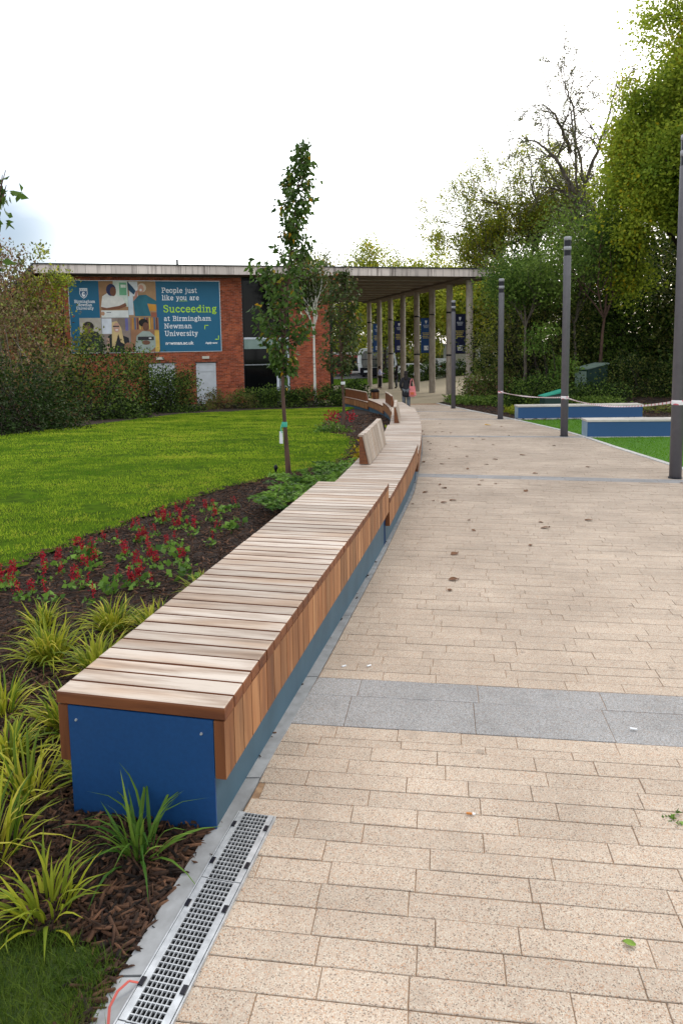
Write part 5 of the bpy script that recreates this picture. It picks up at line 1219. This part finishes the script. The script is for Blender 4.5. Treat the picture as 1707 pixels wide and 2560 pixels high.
def colored_leaf(x, y, s, c, lab, rz):
    me = fall_mesh(s); me.materials.clear(); me.materials.append(leafmat('leaf_' + lab.split()[0], c, tuple(v * 1.4 for v in c), .15)); o = obj('fallen_leaf', me, None, (x, y, G(x, y) + .004), (0, 0, rz)); tag(o, lab, 'leaf')
colored_leaf(4.02, 18.6, .17, (.42, .24, .02), 'yellow leaf standing out on the far paving', 1.0)
colored_leaf(.80, 1.78, .036, (.10, .17, .02), 'green leaf lying on the near paving at the lower right', 1.2)
mb = MB(); x, y = .44, 2.36; z = G(x, y) + .006; mb.tube([(x, y, z), (x + .022, y - .004, z)], .004, 8, 0); mb.tube([(x + .022, y - .004, z), (x + .032, y - .006, z)], .004, 8, 1)
tag(obj('cigarette_end', mb.mesh('cigarette_end', [basic('filter_orange', (.45, .17, .04), None, 5, .8), m_offwhite])), 'orange cigarette end in the paving joint below the grey band', 'cigarette end')
mb = MB(); x, y = 1.29, 2.93; z = G(x, y) + .006; mb.tube([(x, y, z), (x + .028, y - .009, z)], .0045, 8, 0)
tag(obj('cigarette_end', mb.mesh('white_cigarette', [m_offwhite])), 'white cigarette end lying on the grey granite band', 'cigarette end')
for x, y in ((-.02, 3.62), (.12, 3.62)):
    mb = MB(); z = G(x, y) + .005; mb.tube([(x, y, z), (x + .022, y + .012, z)], .0045, 8, 0); tag(obj('cigarette_end', mb.mesh('white_cigarette', [m_offwhite])), ('white cigarette end by the bench edging' if x < 0 else 'white scrap on the paving just past the grey band'), 'cigarette end')
P = [(1.195 + R.normal() * .02, 2.32 + R.normal() * .02, G(1.17, 2.32) + .005) for _ in range(16)]
o = leaves('fern_sprig', P,   .026, l_fern, None); tag(o, 'torn green fern sprig at the right picture edge', 'sprig')

# ================================================================== BIN, CABINET, GRIT BIN
root = thing('litter_bin', 'round timber slatted bin with a black rim past the farthest bench', 'bin', (1.72, 34.6, G(1.72, 34.6)))
mb = MB(); mb.lathe([(.19, 0), (.19, .4), (0, .4)], 18); obj('liner', mb.mesh('liner', m_poledark), root)
for i in range(16):
    a = 2 * math.pi * i / 16; me_ = MB(); me_.box(-.032, .032, .192, .215, .03, .36); obj('slat', me_.mesh('slat', m_endgrain if i % 3 else m_board), root, rot=(0, 0, a))
mb = MB(); mb.lathe([(.20, .365), (.225, .365), (.225, .50), (.16, .51), (.16, .42)], 18); obj('rim', mb.mesh('rim', m_poledark), root)
m_gbox = basic('dark_green_steel', (.018, .045, .038), (.014, .036, .03), 4, .5); m_gtop = basic('pale_green_lid', (.20, .27, .23), (.16, .22, .19), 4, .6)
root = thing('utility_cabinet', 'dark green sloping topped utility cabinet among the shrubs', 'cabinet', (10.72, 29.2, G(10.72, 29.2)), math.radians(28))
mb = MB(); mb.prism([(-.6, -.05), (.6, -.05), (.6, 1.16), (-.6, .98)], -.35, .35); obj('case', mb.mesh('case', m_gbox), root)
mb = MB(); mb.prism([(-.66, 1.0), (.66, 1.20), (.66, 1.25), (-.66, 1.05)], -.40, .40); obj('lid', mb.mesh('lid', m_gtop), root)
mb = MB(); mb.box(-.625, -.603, -.30, .30, .05, .92); d_ = obj('door', mb.mesh('door', m_gtop), root)
mb = MB(); mb.box(-.64, -.626, -.12, .05, .18, .30); obj('notice', mb.mesh('notice', m_offwhite), d_)
root = thing('grit_bin', 'grit bin with a teal wedge shaped lid half hidden in the shrubs', 'bin', (7.75, 25.0, G(7.75, 25)), math.radians(6)); root.scale = (.8, .8, .85)
mb = MB(); mb.prism([(-.45, 0), (.5, 0), (.5, .70), (-.45, .52)], -.3, .3); obj('body', mb.mesh('body', m_gbox), root)
mb = MB(); mb.prism([(-.5, .53), (.55, .73), (.55, .81), (-.5, .56)], -.36, .36); obj('lid', mb.mesh('lid', basic('teal_lid', (.03, .30, .21), None, 4, .5)), root)

# ================================================================== VEHICLES BEYOND THE HEDGE
def wheel(root, x, y, r, w=.2):
    mb = MB(); mb.tube([(x, y - w / 2, r), (x, y + w / 2, r)], r, 16); wh = obj('wheel', mb.mesh('wheel', m_rubber), root)
    mb = MB(); mb.tube([(x, y - w / 2 - .01, r), (x, y + w / 2 + .01, r)], r * .6, 12); obj('rim', mb.mesh('rim', m_steel), wh)
def car(label, x, y, rz, paint):
    root = thing('parked_car', label, 'car', (x, y, G(x, y)), rz, 'cars parked beyond the hedge')
    body = [(-2.1, .25), (2.1, .25), (2.15, .55), (2.0, .80), (1.1, .92), (-1.95, .95), (-2.15, .7)]
    mb = MB(); mb.prism(body, -.85, .85); obj('body', mb.mesh('body', paint), root)
    cab = [(1.15, .92), (.35, 1.42), (-1.25, 1.45), (-1.95, .95)]
    mb = MB(); mb.prism([(1.1, .921), (.34, 1.36), (-1.22, 1.39), (-1.88, .951)], -.74, .74); obj('glazing', mb.mesh('glazing', m_carglass), root)
    mb = MB(); mb.prism([(.38, 1.36), (.33, 1.45), (-1.25, 1.48), (-1.3, 1.39)], -.72, .72)
    for a in (.0, -.9): mb.box(a - .05, a + .05, -.75, .75, .93, 1.40)
    mb.prism([(1.15, .93), (1.06, .93), (.30, 1.37), (.38, 1.40)], -.755, .755); mb.prism([(-1.95, .96), (-1.84, .96), (-1.2, 1.40), (-1.3, 1.42)], -.755, .755)
    obj('roof', mb.mesh('roof', paint), root)
    for sx in (-1.35, 1.35):
        for sy in (-.78, .78): wheel(root, sx, sy, .31)
    for sy in (-.6, .6):
        mb = MB(); mb.box(2.08, 2.17, sy - .15, sy + .15, .58, .72); obj('headlight', mb.mesh('headlight', m_white), root)
        mb = MB(); mb.box(-2.17, -2.06, sy - .14, sy + .14, .62, .80); obj('tail_light', mb.mesh('tail_light', m_red), root)
    return root
m_silver = basic('silver_paint', (.55, .56, .57), None, 3, .35, metal=.2)
car('white parked car seen left of the fourth column, behind the hedge', 7.0, 70.5, math.radians(175), m_white)
car('pale silver parked car between two nearest columns with dark windows', 10.4, 71.5, math.radians(100), m_white)
car('silver parked car just right of the white coach', 5.0, 73.5, math.radians(15), m_silver)
car('red roofed parked car far left behind the trunk of the shorter pear tree', -.9, 78, math.radians(3), m_red)
# single decker bus in white and red behind the small trees
root = thing('bus', 'red and white bus passing behind the rearmost columns', 'bus', (1.2, 82, G(1.2, 82)), 0)
mb = MB(); mb.box(-4.5, 4.5, -1.2, 1.2, .4, 1.3); obj('body', mb.mesh('body', m_carglass), root)
mb = MB(); mb.box(-4.5, 4.5, -1.21, 1.21, 1.95, 2.35); obj('red_band', mb.mesh('red_band', basic('coral_paint', (.55, .09, .09), None, 3, .4)), root)
mb = MB(); mb.box(-4.3, 4.3, -1.1, 1.1, 2.352, 2.6); obj('roof', mb.mesh('roof', m_white), root)
mb = MB(); mb.box(-4.45, 4.45, -1.16, 1.16, 1.302, 1.948); obj('window', mb.mesh('window', m_carglass), root)
for sx in (-2.8, 2.8): 
    for sy in (-1.0, 1.0): wheel(root, sx, sy, .45, .3)
# white coach with a tall domed windscreen
root = thing('white_coach', 'white coach with a tall rounded windscreen mirroring trees and sky', 'coach', (2.55 + 1.35, 71.0, G(3, 71)), 0)
def dome(y0, y1, k, zl): return [(-1.85 * k, .5), (1.8 * k, .5), (1.95 * k, 1.5), (1.75 * k, 2.6 * zl), (1.2 * k, 3.05 * zl), (.95 * k, 3.75 * zl), (.5 * k, 3.98 * zl), (-.5 * k, 3.98 * zl), (-.85 * k, 3.75 * zl), (-.95 * k, 3.1 * zl), (-1.6 * k, 3.0 * zl), (-1.95 * k, 2.5 * zl), (-1.98 * k, 1.4)]
mb = MB(); mb.prism(dome(0, 0, 1, 1), 0, 7.5); obj('body', mb.mesh('body', m_white), root)
mb = MB(); mb.prism([(-1.65, 1.15), (1.62, 1.15), (1.72, 1.6), (1.5, 2.5), (1.05, 2.85), (.82, 3.6), (.42, 3.8), (-.42, 3.8), (-.72, 3.6), (-.8, 2.88), (-1.45, 2.8), (-1.72, 2.4), (-1.75, 1.5)], -.06, -.005); ws = obj('windscreen', mb.mesh('windscreen', m_mirror), root)
mb = MB(); mb.box(-.04, .04, -.075, -.061, 1.15, 3.78); mb.box(-1.7, 1.66, -.075, -.061, 1.9, 1.98); obj('frame', mb.mesh('frame', m_poledark), ws)
mb = MB(); mb.box(-1.9, 1.88, -.12, -.002, .35, 1.1); obj('bumper', mb.mesh('bumper', m_poledark), root)
for sy in (-1.2, 1.2):
    mb = MB(); mb.box(sy - .3, sy + .3, -.16, -.121, .6, .8); obj('headlight', mb.mesh('headlight', m_white), root)
for sx in (-1.5, 1.5):
    for yy_ in (1.5, 6.0):
        mb = MB(); mb.tube([(sx - .15, yy_, .5), (sx + .15, yy_, .5)], .5, 16); obj('wheel', mb.mesh('wheel', m_rubber), root)
# white box van facing right with a dark cab
root = thing('white_van', 'white box van with a dark cab behind the nearest canopy column', 'van', (13.9, 74, G(14, 74)), math.radians(2))
mb = MB(); mb.box(-2.6, 1.0, -1.0, 1.0, .55, 2.9); obj('cargo_box', mb.mesh('cargo_box', m_white), root)
mb = MB(); mb.prism([(1.02, .5), (2.8, .5), (2.9, 1.2), (2.5, 1.45), (2.1, 2.3), (1.02, 2.4)], -.95, .95); cb_ = obj('cab', mb.mesh('cab', m_poledark), root)
mb = MB(); mb.prism([(1.3, 1.45), (2.42, 1.48), (2.05, 2.2), (1.3, 2.25)], -.965, .965); obj('window', mb.mesh('window', m_carglass), cb_)
mb = MB(); mb.box(-2.4, .8, -1.02, -1.002, 1.0, 2.5); obj('side_panel', mb.mesh('side_panel', m_lampshell), root)
mb = MB(); mb.box(1.1, 2.3, -.8, .8, 2.41, 2.75); obj('wind_deflector', mb.mesh('wind_deflector', m_white), root)
for sx in (-1.6, 1.9):
    for sy in (-.9, .9): wheel(root, sx, sy, .4, .25)

# ================================================================== PEOPLE
def skin_mesh(name, verts, edges, radii, mat, sub=2, root=0):
    me = bpy.data.meshes.new(name); me.from_pydata(verts, edges, []); o = bpy.data.objects.new(name, me); COL.objects.link(o)
    m = o.modifiers.new('s', 'SKIN'); m.use_smooth_shade = True; m.branch_smoothing = .3
    for i, r_ in enumerate(radii):
        v = me.skin_vertices[0].data[i]; v.radius = r_ if hasattr(r_, '__len__') else (r_, r_); v.use_root = (i == root)
    if sub: sm = o.modifiers.new('u', 'SUBSURF'); sm.levels = sub; sm.render_levels = sub
    dg = bpy.context.evaluated_depsgraph_get(); me2 = bpy.data.meshes.new_from_object(o.evaluated_get(dg)); bpy.data.objects.remove(o)
    me2.name = name; me2.materials.clear(); me2.materials.append(mat)
    at = me2.attributes.new('tint', 'FLOAT', 'FACE') if 'tint' not in me2.attributes else me2.attributes['tint']
    return me2
m_skin = basic('brown_skin', (.16, .085, .055), (.14, .075, .048), 6, .55)
def person(label, x, y, rz, H, J, top, legs, hair, longcoat=False, longhair=False, wide=1.0):
    """J: joint overrides in a 1.7 m frame, facing -Y"""
    k = H / 1.7; root = thing('person', label, 'person', (x, y, G(x, y) + (.008 if y < 28 else -.0)), rz)
    j = dict(pel=(0, 0, .93), sp=(0, .005, 1.12), ch=(0, .01, 1.30), nk=(0, .015, 1.45), hd=(0, -.005, 1.55), ht=(0, 0, 1.66),
             ls=(.165, .01, 1.37), rs=(-.165, .01, 1.37), le=(.22, .02, 1.10), re=(-.22, .02, 1.10), lw=(.22, -.08, .87), rw=(-.22, -.08, .87),
             lh=(.085, 0, .88), rh=(-.085, 0, .88), lk=(.10, -.02, .49), rk=(-.10, -.02, .49), la=(.105, .02, .09), ra=(-.105, .02, .09), lt=(.12, -.13, .035), rt=(-.12, -.13, .035)); j.update(J)
    names = list(j); V = [tuple(c * k for c in j[n]) for n in names]; ix = {n: i for i, n in enumerate(names)}
    E_ = [('pel', 'sp'), ('sp', 'ch'), ('ch', 'nk'), ('nk', 'hd'), ('hd', 'ht'), ('ch', 'ls'), ('ch', 'rs'), ('ls', 'le'), ('rs', 're'), ('le', 'lw'), ('re', 'rw'), ('pel', 'lh'), ('pel', 'rh'), ('lh', 'lk'), ('rh', 'rk'), ('lk', 'la'), ('rk', 'ra'), ('la', 'lt'), ('ra', 'rt')]
    rad = dict(pel=(.135, .095), sp=(.115, .08), ch=(.135, .09), nk=.05, hd=(.075, .092), ht=(.055, .065), ls=.055, rs=.055, le=.042, re=.042, lw=.028, rw=.028, lh=.085, rh=.085, lk=.058, rk=.058, la=.04, ra=.04, lt=.035, rt=.035)
    edges = [(ix[a], ix[b]) for a, b in E_]; radii = [tuple(q * k for q in rad[n]) if hasattr(rad[n], '__len__') else rad[n] * k for n in names]
    for s_, w_, e_ in ((1, 'lw', 'le'), (-1, 'rw', 're')):   # palm, four unequal fingers and a thumb from its side
        w = Vector(j[w_]); d = (w - Vector(j[e_])).normalized(); sd = d.cross(Vector((0, 1, .2))).normalized()
        def addv(p, r_, par): V.append(tuple(c * k for c in p)); radii.append(r_ * k); edges.append((par, len(V) - 1)); return len(V) - 1
        pm = addv(w + d * .045, .026, ix[w_])
        for q, ln in zip((-.027, -.009, .009, .027), (.062, .074, .070, .054)):
            a = addv(w + d * .085 + sd * q, .0095, pm); b = addv(w + d * (.085 + ln * .55) + sd * q * 1.1, .0085, a); addv(w + d * (.085 + ln * .9) + sd * q * 1.1 + Vector((0, -.018, 0)), .007, b)
        a = addv(w + d * .04 + sd * .034 * s_, .0105, pm); addv(w + d * .075 + sd * .052 * s_, .009, a)
    obj('body', skin_mesh('body', V, edges, radii, m_skin, 1), root)
    def cloth(nm, ns, es, grow_, mat, ov={}):
        vs = [tuple(c * k for c in j[n]) for n in ns]; im = {n: i for i, n in enumerate(ns)}; rr = []
        for n in ns:
            r_ = ov.get(n, rad[n]); r_ = r_ if hasattr(r_, '__len__') else (r_, r_); rr.append(tuple((q + grow_) * k for q in r_))
        return obj(nm, skin_mesh(nm, vs, [(im[a], im[b]) for a, b in es], rr, mat, 2), root)
    cloth('trousers', ['pel', 'lh', 'rh', 'lk', 'rk', 'la', 'ra'], [('pel', 'lh'), ('pel', 'rh'), ('lh', 'lk'), ('rh', 'rk'), ('lk', 'la'), ('rk', 'ra')], .018, legs, {'la': .06 * wide, 'ra': .06 * wide, 'lk': .07 * wide, 'rk': .07 * wide})
    if longcoat:
        j['hem'] = (0, .01, .56); rad['hem'] = (.19, .15)
        cloth('coat', ['ch', 'sp', 'pel', 'hem', 'nk', 'ls', 'rs', 'le', 're', 'lw', 'rw'], [('ch', 'sp'), ('sp', 'pel'), ('pel', 'hem'), ('ch', 'nk'), ('ch', 'ls'), ('ch', 'rs'), ('ls', 'le'), ('rs', 're'), ('le', 'lw'), ('re', 'rw')], .028, top, {'nk': .05, 'pel': (.16, .12)})
    else: cloth('shirt', ['ch', 'sp', 'pel', 'nk', 'ls', 'rs', 'le', 're', 'lw', 'rw'], [('ch', 'sp'), ('sp', 'pel'), ('ch', 'nk'), ('ch', 'ls'), ('ch', 'rs'), ('ls', 'le'), ('rs', 're'), ('le', 'lw'), ('re', 'rw')], .016, top, {'nk': .045})
    hv = [(0, .02, 1.60), (0, .03, 1.66), (0, .055, 1.56)] + ([(0, .085, 1.44), (0, .09, 1.30)] if longhair else [(0, .06, 1.50)]); hr = [(.088, .095), (.06, .07), (.085, .075)] + ([(.095, .05), (.07, .03)] if longhair else [(.05, .04)])
    hd = Vector(j['hd']) - Vector((0, -.005, 1.55))
    obj('hair', skin_mesh('hair', [tuple((Vector(v) + hd) * k) for v in hv], [(0, 1), (0, 2)] + [(i, i + 1) for i in range(2, len(hv) - 1)], [tuple(q * k for q in r_) for r_ in hr], hair, 2), root)
    mb = MB(); fc = Vector((0, -.10, 1.545)) + hd
    mb.add([tuple((fc + Vector(q)) * k) for q in ((-.012, .01, -.02), (.012, .01, -.02), (0, -.018, -.014), (0, .012, .03))], [(0, 1, 2), (0, 2, 3), (1, 3, 2)]); obj('nose', mb.mesh('nose', m_skin), root)
    for sx in (-.032, .032):
        mb = MB(); mb.lathe([(0, -.006), (.008, -.003), (.008, .003), (0, .006)], 8); e_ = obj('eye', mb.mesh('eye', m_poledark), root); e_.location = (fc + Vector((sx, .016, .022))) * k
    mb = MB(); mb.box(-.022 * k, .022 * k, (fc.y + .004) * k, (fc.y + .02) * k, (fc.z - .05) * k, (fc.z - .042) * k); obj('mouth', mb.mesh('mouth', m_red), root)
    for sd_, a_, t_ in ((1, 'la', 'lt'), (-1, 'ra', 'rt')):
        obj('shoe', skin_mesh('shoe', [tuple(c * k for c in j[a_][:2] + (.05,)), tuple(c * k for c in j[t_])], [(0, 1)], [(.052 * k, .05 * k), (.046 * k, .034 * k)], m_strap, 2), root)
    return root
m_blackcl = basic('black_cloth', (.010, .010, .013), (.016, .016, .02), 8, .85); m_lilac = basic('lilac_cloth', (.42, .43, .58), (.36, .37, .52), 8, .85); m_denim = basic('grey_denim', (.05, .06, .07), (.13, .14, .15), 6, .85); m_hair = basic('dark_hair', (.012, .008, .007), None, 8, .6)
m_pink = basic('pink_cloth', (.60, .20, .20), (.52, .16, .16), 6, .8); m_orange = basic('orange_print', (.50, .12, .05), None, 6, .8)
w_ = person('woman with dark hair in a long black coat walking away carrying a pink tote bag', 2.42, 25.3, math.radians(172), 1.47, dict(la=(.10, -.06, .09), lt=(.12, -.2, .035), ra=(-.1, .10, .12), rt=(-.11, -.03, .045), le=(.25, .05, 1.10), lw=(.19, -.07, .93)), m_blackcl, m_denim, m_hair, True, True)
bag = thing('tote_bag', 'pink tote bag hanging from the shoulder of the woman walking away', 'bag', (2.42 + .22, 25.3 - .06, G(2.4, 25.3)), math.radians(-8))
mb = MB(); mb.add([(-.10, -.05, .92), (.10, -.05, .92), (.10, .04, .92), (-.10, .04, .92), (-.15, -.07, .58), (.15, -.07, .58), (.15, .06, .58), (-.15, .06, .58), (-.06, -.03, .52), (.06, -.03, .52), (.06, .03, .52), (-.06, .03, .52)], [(0, 1, 5, 4), (1, 2, 6, 5), (2, 3, 7, 6), (3, 0, 4, 7), (4, 5, 9, 8), (5, 6, 10, 9), (6, 7, 11, 10), (7, 4, 8, 11), (8, 9, 10, 11)]); obj('sack', mb.mesh('sack', m_pink), bag)
mb = MB(); mb.tube([(-.08, -.05, .92), (-.05, -.05, 1.12), (-.02, .0, 1.19), (.02, .0, 1.19), (.04, -.05, 1.1), (.08, -.05, .92)], .012, 6); obj('strap', mb.mesh('strap', m_pink), bag)
mb = MB(); mb.box(-.07, .07, -.078, -.070, .60, .70); obj('print', mb.mesh('print', m_orange), bag)
person('person in a lilac shirt and wide black trousers standing in profile between columns', 2.95, 51.2, math.radians(80), 1.68, dict(le=(.21, -.04, 1.12), lw=(.14, -.30, 1.12), re=(-.24, .12, 1.16), rw=(-.16, .02, .98)), m_lilac, m_blackcl, m_hair, wide=1.5)
person('person in dark clothes with long hair facing the lilac shirted one', 4.15, 51.0, math.radians(-85), 1.70, dict(re=(-.21, -.06, 1.12), rw=(-.12, -.28, 1.15), lt=(.12, -.16, .035)), m_blackcl, m_denim, m_hair, True, True)
print('triangles', sum(sum(len(p.vertices) - 2 for p in me.polygons) if len(me.polygons) < 3000 else len(me.polygons) * 2 for me in bpy.data.meshes if me.users))
